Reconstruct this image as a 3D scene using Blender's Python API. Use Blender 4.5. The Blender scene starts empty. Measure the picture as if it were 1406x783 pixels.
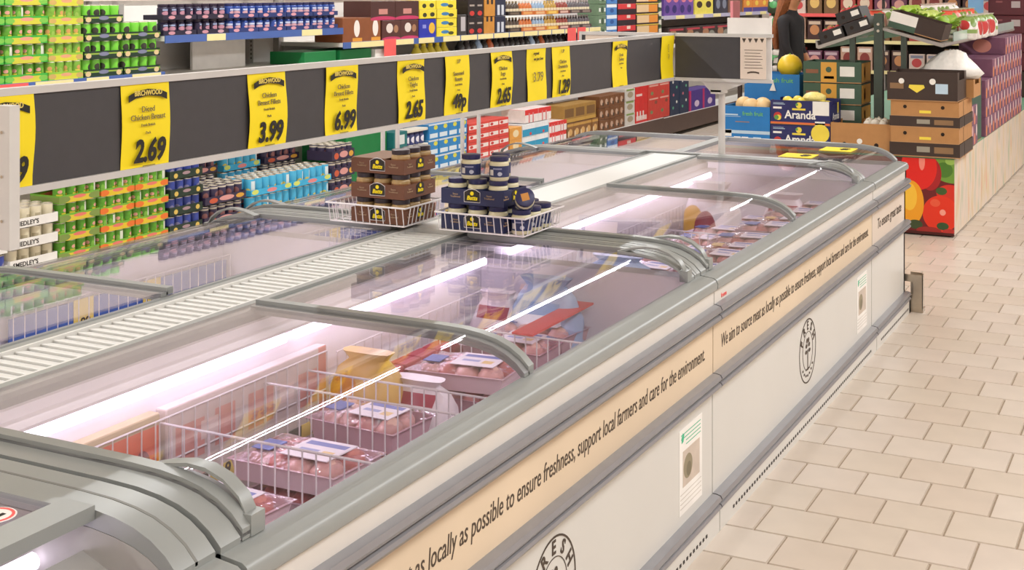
import bpy, math, random
from mathutils import Vector, Matrix, Euler
random.seed(7)
R = math.radians
SC = bpy.context.scene
COL = SC.collection

# ------------------------------------------------------------------ camera, world, lights, exposure
cam_d = bpy.data.cameras.new('camera'); cam = bpy.data.objects.new('camera', cam_d); COL.objects.link(cam)
cam_d.sensor_width = 36.0
cam_d.lens = 1830.0 / 1406.0 * 36.0
cam_d.shift_y = -405.5 / 1406.0
cam_d.clip_start = 0.05; cam_d.clip_end = 100
cam.location = (0, 0, 1.75); cam.rotation_euler = (R(90), 0, R(27.0))
SC.camera = cam

world = bpy.data.worlds.new('shop_air'); SC.world = world; world.use_nodes = True
world.node_tree.nodes['Background'].inputs[0].default_value = (1.0, 0.97, 0.93, 1)
world.node_tree.nodes['Background'].inputs[1].default_value = 0.15

SC.view_settings.view_transform = 'Standard'; SC.view_settings.look = 'None'
SC.view_settings.gamma = 1.0; SC.view_settings.use_curve_mapping = False
SC.view_settings.exposure = 0.82

CEIL = 3.5
LIGHT_ROWS = [(-4.5, 0.035, 66), (0.9, 1.2, 84)]     # (x, width, power): a narrow strip row over the left aisle, unseen wide panels added over the right aisle for softer light and a faint sheen
for lx, lw, lp in LIGHT_ROWS:
    for k in range(4):
        ld = bpy.data.lights.new('strip_or_added_panel_light', 'AREA'); ld.shape = 'RECTANGLE'
        ld.size = lw; ld.size_y = 5.6; ld.energy = lp; ld.color = (0.975, 0.985, 1.0)
        lo = bpy.data.objects.new('strip_or_added_panel_light', ld); COL.objects.link(lo)
        lo.location = (lx, -1.0 + 6.2 * k, CEIL - 0.1)

# ------------------------------------------------------------------ helpers
def lin(h):
    h = h.lstrip('#'); o = []
    for i in (0, 2, 4):
        c = int(h[i:i+2], 16) / 255.0
        o.append(c / 12.92 if c <= 0.04045 else ((c + 0.055) / 1.055) ** 2.4)
    return (o[0], o[1], o[2], 1.0)

MATS = {}
def nt_new(name):
    m = bpy.data.materials.new(name); m.use_nodes = True
    nt = m.node_tree; b = nt.nodes['Principled BSDF']
    return m, nt, b

def mat(name, col, rough=0.5, metal=0.0, var=0.05, scale=9.0, bump=0.0, emit=0.0, ecol=None, spec=0.5, coord='Object'):
    if name in MATS: return MATS[name]
    m, nt, b = nt_new(name)
    c = lin(col)
    b.inputs['Roughness'].default_value = rough; b.inputs['Metallic'].default_value = metal
    b.inputs['Specular IOR Level'].default_value = spec
    tc = nt.nodes.new('ShaderNodeTexCoord'); no = nt.nodes.new('ShaderNodeTexNoise')
    no.inputs['Scale'].default_value = scale; no.inputs['Detail'].default_value = 4
    nt.links.new(tc.outputs[coord], no.inputs['Vector'])
    rp = nt.nodes.new('ShaderNodeValToRGB')
    rp.color_ramp.elements[0].position = 0.3; rp.color_ramp.elements[1].position = 0.7
    rp.color_ramp.elements[0].color = tuple(max(0, x * (1 - var)) for x in c[:3]) + (1,)
    rp.color_ramp.elements[1].color = tuple(min(1, x * (1 + var)) for x in c[:3]) + (1,)
    nt.links.new(no.outputs['Fac'], rp.inputs['Fac']); nt.links.new(rp.outputs['Color'], b.inputs['Base Color'])
    if bump:
        bp = nt.nodes.new('ShaderNodeBump'); bp.inputs['Strength'].default_value = bump; bp.inputs['Distance'].default_value = 0.01
        nt.links.new(no.outputs['Fac'], bp.inputs['Height']); nt.links.new(bp.outputs['Normal'], b.inputs['Normal'])
    if emit:
        b.inputs['Emission Color'].default_value = lin(ecol or col); b.inputs['Emission Strength'].default_value = emit
    MATS[name] = m
    return m

def pm(name, base, shapes, rough=0.45, var=0.06, vscale=20.0):
    """printed material: flat print (ellipses e / rectangles r / stripes s) in the thing's own Generated coordinates.
    shape = (kind, axis, u, v, ru, rv, colour)"""
    if name in MATS: return MATS[name]
    m, nt, b = nt_new(name); N = nt.nodes; L = nt.links
    b.inputs['Roughness'].default_value = rough
    tc = N.new('ShaderNodeTexCoord'); sp = N.new('ShaderNodeSeparateXYZ'); L.new(tc.outputs['Generated'], sp.inputs[0])
    no = N.new('ShaderNodeTexNoise'); no.inputs['Scale'].default_value = vscale; L.new(tc.outputs['Object'], no.inputs['Vector'])
    rp = N.new('ShaderNodeValToRGB'); c = lin(base)
    rp.color_ramp.elements[0].position = 0.3; rp.color_ramp.elements[1].position = 0.7
    rp.color_ramp.elements[0].color = tuple(x * (1 - var) for x in c[:3]) + (1,)
    rp.color_ramp.elements[1].color = tuple(min(1, x * (1 + var)) for x in c[:3]) + (1,)
    L.new(no.outputs['Fac'], rp.inputs['Fac']); cur = rp.outputs['Color']
    ax = {'x': 'X', 'y': 'Y', 'z': 'Z'}
    def madd(sock, a, c0):
        n = N.new('ShaderNodeMath'); n.operation = 'MULTIPLY_ADD'; L.new(sock, n.inputs[0])
        n.inputs[1].default_value = a; n.inputs[2].default_value = c0; return n.outputs[0]
    def op(o, s, v=None, s2=None):
        n = N.new('ShaderNodeMath'); n.operation = o; L.new(s, n.inputs[0])
        if s2 is not None: L.new(s2, n.inputs[1])
        elif v is not None: n.inputs[1].default_value = v
        return n.outputs[0]
    for (k, a, u, v, ru, rv, col) in shapes:
        va = 'Z' if a in 'xy' else 'Y'
        ua = ax[a] if a != 'z' else 'X'
        us = madd(sp.outputs[ua], 1 / ru, -u / ru); vs = madd(sp.outputs[va], 1 / rv, -v / rv)
        if k == 'e':
            d = op('ADD', op('MULTIPLY', us, s2=us), s2=op('MULTIPLY', vs, s2=vs))
        else:
            d = op('MAXIMUM', op('ABSOLUTE', us), s2=op('ABSOLUTE', vs))
        f = op('LESS_THAN', d, 1.0)
        mx = N.new('ShaderNodeMix'); mx.data_type = 'RGBA'
        L.new(f, mx.inputs['Factor']); L.new(cur, mx.inputs['A']); mx.inputs['B'].default_value = lin(col); cur = mx.outputs['Result']
    L.new(cur, b.inputs['Base Color'])
    MATS[name] = m
    return m

def glassmat(name, tint, gloss_rough=0.0, strength=0.7, bump=0.0, bscale=12.0):
    if name in MATS: return MATS[name]
    m = bpy.data.materials.new(name); m.use_nodes = True; nt = m.node_tree; N = nt.nodes; L = nt.links
    for n in list(N): N.remove(n)
    out = N.new('ShaderNodeOutputMaterial'); mx = N.new('ShaderNodeMixShader')
    tr = N.new('ShaderNodeBsdfTransparent'); gl = N.new('ShaderNodeBsdfGlossy')
    tr.inputs['Color'].default_value = lin(tint); gl.inputs['Roughness'].default_value = gloss_rough
    gl.inputs['Color'].default_value = (1, 1, 1, 1)
    ge = N.new('ShaderNodeNewGeometry'); dt = N.new('ShaderNodeVectorMath'); dt.operation = 'DOT_PRODUCT'
    L.new(ge.outputs['Incoming'], dt.inputs[0])
    def mth(o, a, b=None):
        n = N.new('ShaderNodeMath'); n.operation = o; L.new(a, n.inputs[0])
        if b is not None: n.inputs[1].default_value = b
        return n.outputs[0]
    ab = mth('ABSOLUTE', dt.outputs['Value']); inv = N.new('ShaderNodeMath'); inv.operation = 'SUBTRACT'; inv.inputs[0].default_value = 1.0; L.new(ab, inv.inputs[1])
    pw = mth('POWER', inv.outputs[0], 5.0); fa = N.new('ShaderNodeMath'); fa.operation = 'MULTIPLY_ADD'; L.new(pw, fa.inputs[0]); fa.inputs[1].default_value = strength; fa.inputs[2].default_value = 0.035*strength
    L.new(fa.outputs[0], mx.inputs[0]); L.new(tr.outputs[0], mx.inputs[1]); L.new(gl.outputs[0], mx.inputs[2]); L.new(mx.outputs[0], out.inputs[0])
    if bump:
        tc = N.new('ShaderNodeTexCoord'); no = N.new('ShaderNodeTexNoise'); no.inputs['Scale'].default_value = bscale
        L.new(tc.outputs['Object'], no.inputs['Vector'])
        bp = N.new('ShaderNodeBump'); bp.inputs['Strength'].default_value = bump; bp.inputs['Distance'].default_value = 0.02
        L.new(no.outputs['Fac'], bp.inputs['Height']); L.new(bp.outputs['Normal'], gl.inputs['Normal']); L.new(bp.outputs['Normal'], dt.inputs[1])
    else: L.new(ge.outputs['Normal'], dt.inputs[1])
    MATS[name] = m
    return m

class MB:
    def __init__(s): s.v = []; s.f = []; s.m = []
    def face(s, idx, m=0): s.f.append(tuple(idx)); s.m.append(m)
    def box(s, x0, x1, y0, y1, z0, z1, m=0):
        b = len(s.v)
        s.v += [(x0,y0,z0),(x1,y0,z0),(x1,y1,z0),(x0,y1,z0),(x0,y0,z1),(x1,y0,z1),(x1,y1,z1),(x0,y1,z1)]
        for q in ((0,3,2,1),(4,5,6,7),(0,1,5,4),(1,2,6,5),(2,3,7,6),(3,0,4,7)): s.face([b+i for i in q], m)
        return s
    def cbox(s, x0, x1, y0, y1, z0, z1, c, m=0):
        """box with chamfered vertical edges and top rim"""
        b = len(s.v)
        def ring(i, z): return [(x0+c+i,y0+i,z),(x1-c-i,y0+i,z),(x1-i,y0+c+i,z),(x1-i,y1-c-i,z),(x1-c-i,y1-i,z),(x0+c+i,y1-i,z),(x0+i,y1-c-i,z),(x0+i,y0+c+i,z)]
        lv = [ring(c*.6, z0), ring(0, z0+c), ring(0, z1-c), ring(c*.6, z1)]
        for r in lv: s.v += r
        for k in range(3):
            for i in range(8):
                j = (i+1) % 8; s.face([b+8*k+i, b+8*k+j, b+8*k+8+j, b+8*k+8+i], m)
        s.face([b+i for i in range(7,-1,-1)], m); s.face([b+24+i for i in range(8)], m)
        return s
    def prism(s, poly, axis, t0, t1, m=0):
        b = len(s.v); n = len(poly)
        for t in (t0, t1):
            for (a, c) in poly:
                s.v.append({'y': (a,t,c), 'x': (t,a,c), 'z': (a,c,t)}[axis])
        for i in range(n):
            j = (i+1) % n; s.face([b+i, b+j, b+n+j, b+n+i], m)
        s.face([b+i for i in range(n-1,-1,-1)], m); s.face([b+n+i for i in range(n)], m)
        return s
    def band(s, top, bot, axis, t0, t1, m=0):
        """solid between two polylines, extruded along axis"""
        b = len(s.v); n = len(top)
        def P(a, c, t): return {'y': (a,t,c), 'x': (t,a,c), 'z': (a,c,t)}[axis]
        for t in (t0, t1):
            s.v += [P(a, c, t) for a, c in top]; s.v += [P(a, c, t) for a, c in bot]
        o = 2*n
        for i in range(n-1):
            s.face([b+i, b+i+1, b+o+i+1, b+o+i], m); s.face([b+n+i, b+o+n+i, b+o+n+i+1, b+n+i+1], m)
            s.face([b+i, b+n+i, b+n+i+1, b+i+1], m); s.face([b+o+i, b+o+i+1, b+o+n+i+1, b+o+n+i], m)
        s.face([b, b+o, b+o+n, b+n], m); s.face([b+n-1, b+2*n-1, b+o+2*n-1, b+o+n-1], m)
        return s
    def tube(s, pts, r, n=6, m=0, closed=False):
        pts = [Vector(p) for p in pts]; k = len(pts); b = len(s.v); up = Vector((0.13,0.27,0.95))
        for i, p in enumerate(pts):
            d = (pts[min(i+1,k-1)] - pts[max(i-1,0)]).normalized()
            a = d.cross(up)
            if a.length < 1e-3: a = d.cross(Vector((1,0,0)))
            a.normalize(); c = d.cross(a)
            rr = r[i] if isinstance(r, (list, tuple)) else r
            for j in range(n):
                t = 2*math.pi*j/n; q = p + a*math.cos(t)*rr + c*math.sin(t)*rr; s.v.append(tuple(q))
        for i in range(k-1):
            for j in range(n):
                jj = (j+1) % n; s.face([b+i*n+j, b+i*n+jj, b+(i+1)*n+jj, b+(i+1)*n+j], m)
        s.face([b+j for j in range(n-1,-1,-1)], m); s.face([b+(k-1)*n+j for j in range(n)], m)
        return s
    def lathe(s, prof, cx=0, cy=0, z0=0, n=12, mats=None, m=0):
        b = len(s.v); k = len(prof)
        for (r, z) in prof:
            for j in range(n):
                t = 2*math.pi*(j+.5)/n; s.v.append((cx+r*math.cos(t), cy+r*math.sin(t), z0+z))
        for i in range(k-1):
            mm = mats[i] if mats else m
            for j in range(n):
                jj = (j+1) % n; s.face([b+i*n+j, b+i*n+jj, b+(i+1)*n+jj, b+(i+1)*n+j], mm)
        s.face([b+j for j in range(n-1,-1,-1)], mats[0] if mats else m); s.face([b+(k-1)*n+j for j in range(n)], mats[-1] if mats else m)
        return s
    def blob(s, c, r, nu=10, nv=7, jit=0.0, m=0, seed=0):
        rnd = random.Random(seed); b = len(s.v)
        s.v.append((c[0], c[1], c[2]-r[2]))
        for i in range(1, nv):
            p = math.pi*i/nv
            for j in range(nu):
                t = 2*math.pi*j/nu; k = 1 + rnd.uniform(-jit, jit)
                s.v.append((c[0]+r[0]*math.sin(p)*math.cos(t)*k, c[1]+r[1]*math.sin(p)*math.sin(t)*k, c[2]-r[2]*math.cos(p)*k))
        s.v.append((c[0], c[1], c[2]+r[2])); top = len(s.v)-1
        for j in range(nu):
            jj = (j+1) % nu
            s.face([b, b+1+jj, b+1+j], m); s.face([top, b+1+(nv-2)*nu+j, b+1+(nv-2)*nu+jj], m)
            for i in range(nv-2): s.face([b+1+i*nu+j, b+1+i*nu+jj, b+1+(i+1)*nu+jj, b+1+(i+1)*nu+j], m)
        return s
    def mesh(s, name, mats, smooth=35):
        me = bpy.data.meshes.new(name); me.from_pydata(s.v, [], s.f)
        for mm in (mats if isinstance(mats, (list, tuple)) else [mats]): me.materials.append(mm)
        me.polygons.foreach_set('material_index', s.m)
        me.update()
        if smooth:
            me.polygons.foreach_set('use_smooth', [True]*len(s.f)); me.set_sharp_from_angle(angle=R(smooth))
        return me

def tag(o, label=None, cat=None, group=None, kind=None):
    if label: o['label'] = label
    if cat: o['category'] = cat
    if group: o['group'] = group
    if kind: o['kind'] = kind
    return o
def obj(name, mb, mats, parent=None, loc=(0,0,0), rz=0.0, smooth=35, rot=None):
    me = mb.mesh(name, mats, smooth) if isinstance(mb, MB) else mb
    o = bpy.data.objects.new(name, me); COL.objects.link(o); o.location = loc; o.rotation_euler = rot if rot else (0,0,rz)
    if parent is not None: o.parent = parent
    return o
def thing(name, label, cat, loc=(0,0,0), rz=0.0, group=None, rot=None):
    o = bpy.data.objects.new(name, None); o.empty_display_size = 0.05; COL.objects.link(o)
    o.location = loc; o.rotation_euler = rot if rot else (0,0,rz); tag(o, label, cat, group)
    return o
def kids(o): return [c for c in COL.objects if c.parent is o]
def put(me, name, loc, label, cat, group=None, rz=0.0, rot=None):
    """one more thing that shares mesh data"""
    o = bpy.data.objects.new(name, me); COL.objects.link(o); o.location = loc; o.rotation_euler = rot if rot else (0,0,rz)
    return tag(o, label, cat, group)
def part(me, name, parent, loc=(0,0,0), rot=(0,0,0)):
    o = bpy.data.objects.new(name, me); COL.objects.link(o); o.location = loc; o.rotation_euler = rot; o.parent = parent
    return o
ORD = ['zeroth','first','second','third','fourth','fifth','sixth','seventh','eighth','ninth','tenth','eleventh','twelfth','thirteenth','fourteenth','fifteenth','sixteenth','seventeenth','eighteenth','nineteenth','twentieth']
def ordn(i):
    if i <= 20: return ORD[i]
    t, u = divmod(i, 10); w = {2:'twenty',3:'thirty',4:'forty',5:'fifty'}[t]
    return w + ('-' + ORD[u] if u else 'th')

TCACHE = {}
def text(parent, s, size, loc, facing, material, name='lettering', width=None, bold=0.0, shear=0.0, align='CENTER', ext=0.0006, rot=None, hscale=1.0):
    """facing: 'x' reads along +Y seen from +X, 'y' reads along +X seen from -Y"""
    key = (s, size, width, bold, shear, align, ext, material.name, hscale)
    if key not in TCACHE:
        cu = bpy.data.curves.new('lettering', 'FONT'); cu.body = s; cu.size = size; cu.align_x = align; cu.align_y = 'CENTER'
        cu.offset = bold; cu.shear = shear; cu.extrude = ext; cu.resolution_u = 3
        t = bpy.data.objects.new('lettering', cu); COL.objects.link(t)
        bpy.context.view_layer.update()
        me = bpy.data.meshes.new_from_object(t.evaluated_get(bpy.context.evaluated_depsgraph_get()))
        bpy.data.objects.remove(t)
        xs = [v.co.x for v in me.vertices]
        k = (width / (max(xs) - min(xs))) if (width and xs) else hscale
        for v in me.vertices: v.co.x *= k
        me.materials.clear(); me.materials.append(material); TCACHE[key] = me
    o = bpy.data.objects.new(name, TCACHE[key]); COL.objects.link(o); o.location = loc
    o.rotation_euler = rot if rot else ((R(90), 0, R(90)) if facing == 'x' else (R(90), 0, 0))
    if parent is not None: o.parent = parent
    return o

# ------------------------------------------------------------------ materials
M_rail   = mat('grey_plastic_rail', '#8e918e', 0.32, 0.0, 0.03)
M_bump   = mat('bumper_grey', '#8f8e91', 0.3, 0.35, 0.04, 14)
M_bdark  = mat('bumper_groove', '#7f7b78', 0.5)
M_cream  = mat('cream_enamel', '#d6d1ca', 0.35, 0, 0.015)
M_white  = mat('white_enamel', '#d3d1cb', 0.3, 0, 0.015, 3)
M_beige  = mat('beige_print_panel', '#dac6ab', 0.5, 0, 0.07, 1.6)
M_beige2 = mat('pale_beige_print_panel', '#d9cabb', 0.5, 0, 0.08, 1.6)
M_liner  = mat('freezer_liner', '#f3eef0', 0.4, 0, 0.02)
M_floorin= mat('freezer_floor', '#b9b2b6', 0.5, 0, 0.05)
M_wire   = mat('white_coated_wire', '#e8e2e2', 0.35)
M_ink    = mat('brown_ink', '#4a3d31', 0.7)
M_black  = mat('black_ink', '#1a1712', 0.6)
M_grey_ink = mat('grey_brown_ink', '#8a7d4a', 0.7)
M_spine  = mat('white_spine_cover', '#d9d8d3', 0.4, 0, 0.01)
M_tube   = mat('fluorescent_tube', '#ffffff', 0.3, emit=2.6, ecol='#f3e6ff')
M_glass  = glassmat('lid_glass', '#f6f4f7')
M_film   = glassmat('cling_film', '#f7eef4', 0.05, 1.5, 0.6, 30.0)
M_yellow = mat('yellow_paper', '#fbe20e', 0.6, 0, 0.02)
M_tagy   = mat('yellow_price_tag', '#ecd36a', 0.55, 0, 0.03)
M_dark   = mat('charcoal_board', '#403e40', 0.55, 0, 0.04, 25)
M_alu    = mat('aluminium_edge', '#cfcecb', 0.32, 0.25, 0.03)
M_post   = mat('sign_post', '#d3d0cb', 0.35, 0.15)
M_steel  = mat('brushed_steel', '#b9ad9c', 0.28, 0.85, 0.05, 40)
M_paper  = mat('cream_paper', '#e3d3c2', 0.7)
M_wpaper = mat('white_paper', '#f1eee9', 0.6)
M_blueR  = mat('blue_price_rail', '#4163ab', 0.4, 0, 0.06)
M_redtag = mat('red_price_tag', '#f0625f', 0.5, 0, 0.04)
M_silver = mat('tin_lid', '#d6cfc0', 0.3, 0.8, 0.04)
M_green_ink = mat('green_ink', '#3fb489', 0.6)

# ------------------------------------------------------------------ room shell
XW = -5.5
fl = obj('floor', MB().box(-6.4, 4.2, -3.2, 24.2, -0.12, -0.006), mat('grout', '#94826e', 0.9, 0, 0.1, 30)); tag(fl, kind='structure')
def tile_mb(w, d):
    b = MB(); c = 0.003
    b.v += [(-w/2,-d/2,-.008),(w/2,-d/2,-.008),(w/2,d/2,-.008),(-w/2,d/2,-.008),(-w/2+c,-d/2+c,0),(w/2-c,-d/2+c,0),(w/2-c,d/2-c,0),(-w/2+c,d/2-c,0)]
    for q in ((4,5,6,7),(0,1,5,4),(1,2,6,5),(2,3,7,6),(3,0,4,7)): b.face(q)
    return b
def tile_mat(name, c):
    m = mat(name, c, 0.34, 0, 0.05, 5.0); return m
TM = [tile_mat('floor_tile_%d' % i, c) for i, c in enumerate(('#cabcae', '#c7b8a8', '#ccbfb1', '#c8baaa'))]
TW, TD = 0.222, 0.2282
tmesh = [tile_mb(TW-.0045, TD-.0045).mesh('tile', m, 0) for m in TM]
rest = MB(); count = 0
for k in range(-34, 88):
    y = 4.204 + TD*k + TD/2
    off = -0.931 + (0.111 if k % 2 == 0 else 0.0) + TW/2
    for j in range(-26, 24):
        x = off + TW*j
        if x < -6.3 or x > 4.1 or y > 24 or y < -3.1: continue
        if count < 300 and 3.5 < y < 12.4 and -1.52 < x < -0.105*y + 0.75 and not (y > 9.9 and x < -1.6):
            part(tmesh[random.randrange(4)], 'tile', fl, (x, y, 0)); count += 1
        elif (-3.3 < x < -1.6 and 0.9 < y < 7.3): continue
        else:
            t = tile_mb(TW-.0045, TD-.0045); b = len(rest.v)
            rest.v += [(a+x, c+y, d) for a, c, d in t.v]; mi = random.randrange(4)
            for f in t.f: rest.face([b+i for i in f], mi)
ro = obj('tile_field', rest, TM, fl, smooth=0); ro['kind'] = 'stuff'
M_wall = mat('painted_wall', '#e6d8cc', 0.7, 0, 0.03, 2)
for nm, bx in (('wall_left', (-6.4,-6.2,-3.2,24.2,-0.12,CEIL)), ('wall_right', (4.0,4.2,-3.2,24.2,-0.12,CEIL)), ('wall_far', (-6.4,4.2,24.0,24.2,-0.12,CEIL)), ('wall_near', (-6.4,4.2,-3.2,-3.0,-0.12,CEIL))):
    tag(obj(nm, MB().box(*bx), M_wall, smooth=0), kind='structure')
tag(obj('ceiling', MB().box(-6.4,4.2,-3.2,24.2,CEIL,CEIL+.1), mat('ceiling_panels', '#f0ece4', 0.8, 0, 0.02), smooth=0), kind='structure')
for lx, lw, lp in LIGHT_ROWS:
    for k in range(4):
        hw = lw/2 + .06
        f = obj('fixture_or_added_panel', MB().box(-hw,hw,-2.9,2.9,-.06,0), mat('fixture_housing', '#f2f2f0', 0.4), loc=(lx, -1.0+6.2*k, CEIL-.005))
        tag(f, ('narrow white ceiling light over the left aisle, %s from the near end' if lw < .5 else 'unseen wide white light panel added over the right aisle, %s from the near end') % ORD[k+1], 'ceiling light', 'ceiling lights')

# ------------------------------------------------------------------ freezers
X0, XB = -1.37, -3.42            # outer faces of the two rows
LID = [(.052,.815),(.075,.838),(.105,.857),(.14,.871),(.18,.880),(.23,.886),(.30,.8885),(.5,.8895),(.87,.890)]
def sgx(pts, sg, dz=0.0, dw=0.0): return [(sg*(w+dw), z+dz) for w, z in pts]
BUMP = [(-.012,0),(0,0),(.016,.003),(.022,.012),(.018,.020),(.010,.0235),(.010,.0265),(.018,.030),(.022,.038),(.016,.050),(0,.054),(-.012,.054)]

def bumper_mb(sg, z0, h, y0, y1):
    k = h/.054
    return MB().prism([(-sg*a, z0+b*k) for a, b in BUMP], 'y', y0, y1)
RAIL = [(.0,.776),(-.006,.782),(-.007,.797),(-.001,.809),(.008,.815),(.060,.821),(.066,.812),(.066,.776)]

def handle_mb(sg, y0, y1):
    w0 = [(.062,.836),(.085,.860),(.12,.877),(.16,.888),(.20,.894),(.245,.897),(.29,.8975)]
    lift = [0.012,.024,.031,.033,.029,.018,.004]
    top = [(w-.2*l, z+l) for (w, z), l in zip(w0, lift)]
    th = [(w, z-.007) for w, z in top]
    b = MB()
    b.band(sgx(top, sg), sgx(th, sg), 'y', y0, y1)                         # arched grip
    b.band(sgx([(w, z+.004) for w, z in w0], sg), sgx([(w, z-.004) for w, z in w0], sg), 'y', y0-.006 if y0 < y1 else y0, y1)   # foot strip on the glass
    b.box(min(sg*.050, sg*.078), max(sg*.050, sg*.078), y0-.004, y1+.004, .822, .858)
    return b

def lid(parent, sg, y0, y1, dz, handle_at, edge_at):
    g = obj('glass_lid', MB().band(sgx(LID, sg, dz+.003), sgx(LID, sg, dz-.003), 'y', y0, y1), M_glass, parent)
    fr = [(w, z) for w, z in LID]
    for yy, wd in ((y0, .028), (y1-.028, .028)):
        obj('lid_frame', MB().band(sgx(fr, sg, dz+.011), sgx(fr, sg, dz-.009), 'y', yy, yy+wd), M_rail, g)
    if handle_at is not None:
        obj('handle', handle_mb(sg, handle_at, handle_at+.030), M_rail, g)
    return g

def ring_mb(r0, r1, n=48, squash=1.0):
    b = MB()
    for i in range(n):
        for r in (r0, r1):
            for x in (0, .0012):
                t = 2*math.pi*i/n; b.v.append((x, r*math.cos(t), r*math.sin(t)))
    for i in range(n):
        j = (i+1) % n; a, c = 4*i, 4*j
        b.face([a+1, a+3, c+3, c+1]); b.face([a, c, c+2, a+2]); b.face([a, a+1, c+1, c]); b.face([a+2, c+2, c+3, a+3])
    return b

def logo(parent, x, y, z):
    lg = obj('emblem', ring_mb(.124, .129), M_ink, parent, (x, y, z))
    obj('inner_ring', ring_mb(.076, .078), M_ink, lg)
    for i, ch in enumerate('FRESH'):                                        # letters run clockwise over the top of the ring
        a = R(-64 + 32*i); rr = .100
        text(lg, ch, .048, (.0006, rr*math.sin(a), rr*math.cos(a)), 'x', M_ink, 'letter', bold=.0012,
             rot=(Matrix.Rotation(-a, 3, 'X') @ Euler((R(90), 0, R(90))).to_matrix()).to_euler())
    m = MB()                                                                # sprig motif inside the ring
    m.box(0, .0012, -.004, .004, -.070, .004)
    for sy in (-1, 1):
        for (yy, zz, ry, rz_) in ((.020,.022,.014,.009),(.026,-.002,.015,.008),(.012,.042,.010,.011)):
            b = len(m.v); n = 10
            for i in range(n):
                t = 2*math.pi*i/n; m.v += [(0.0, sy*yy+ry*math.cos(t), zz+rz_*math.sin(t)), (.0012, sy*yy+ry*math.cos(t), zz+rz_*math.sin(t))]
            m.face([b+2*i+1 for i in range(n)])
    m.box(0, .0012, -.030, .030, -.076, -.070)
    obj('sprig', m, M_ink, lg, smooth=0)
    sm = MB()
    for i in range(7):
        a = R(-48 + 16*i); sm.box(0, .0012, .100*math.sin(a)-.007, .100*math.sin(a)+.007, -.100*math.cos(a)-.004, -.100*math.cos(a)+.004)
    obj('small_scroll', sm, M_ink, lg, smooth=0)
    return lg

def poster(parent, x, y, z):
    p = obj('notice', MB().box(0, .001, -.105, .105, -.135, .125), M_wpaper, parent, (x, y, z))
    obj('picture', MB().box(.001, .0016, -.075, .08, -.055, .055), pm('notice_picture', '#cbbcae', [('e','y',.3,.5,.26,.34,'#8f8468'),('e','y',.35,.4,.14,.2,'#73694e')]), p, smooth=0)
    obj('leaf_mark', MB().prism([(-.085,.082),(-.07,.085),(-.062,.105),(-.075,.112),(-.086,.1)], 'x', .001, .0016), M_green_ink, p, smooth=0)
    for i in range(4): obj('text_line', MB().box(.001, .0015, -.045 if i < 2 else -.09, .09, .070+.012*i, .0725+.012*i), M_green_ink, p, smooth=0)
    for i in range(4): obj('text_line', MB().box(.001, .0015, -.095, .095, -.075-.014*i, -.0725-.014*i), mat('pale_ink', '#cdc6bd', .7), p, smooth=0)

SLOGAN = 'We aim to source meat as locally as possible to ensure freshness, support local farmers and care for the environment.'
def liner_mb(sg, y0, y1, ww=.87):
    b = MB()
    def bx(w0, w1, a, c, z0, z1, m=0): b.box(min(sg*w0, sg*w1), max(sg*w0, sg*w1), a, c, z0, z1, m)
    bx(.03, .07, y0, y1, .10, .80); bx(.84, .88, y0, y1, .10, .868)
    bx(.07, .84, y0, y0+.04, .10, .815); bx(.07, .84, y1-.04, y1, .10, .815)
    bx(.07, .84, y0+.04, y1-.04, .10, .42, 1)
    return b

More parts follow.
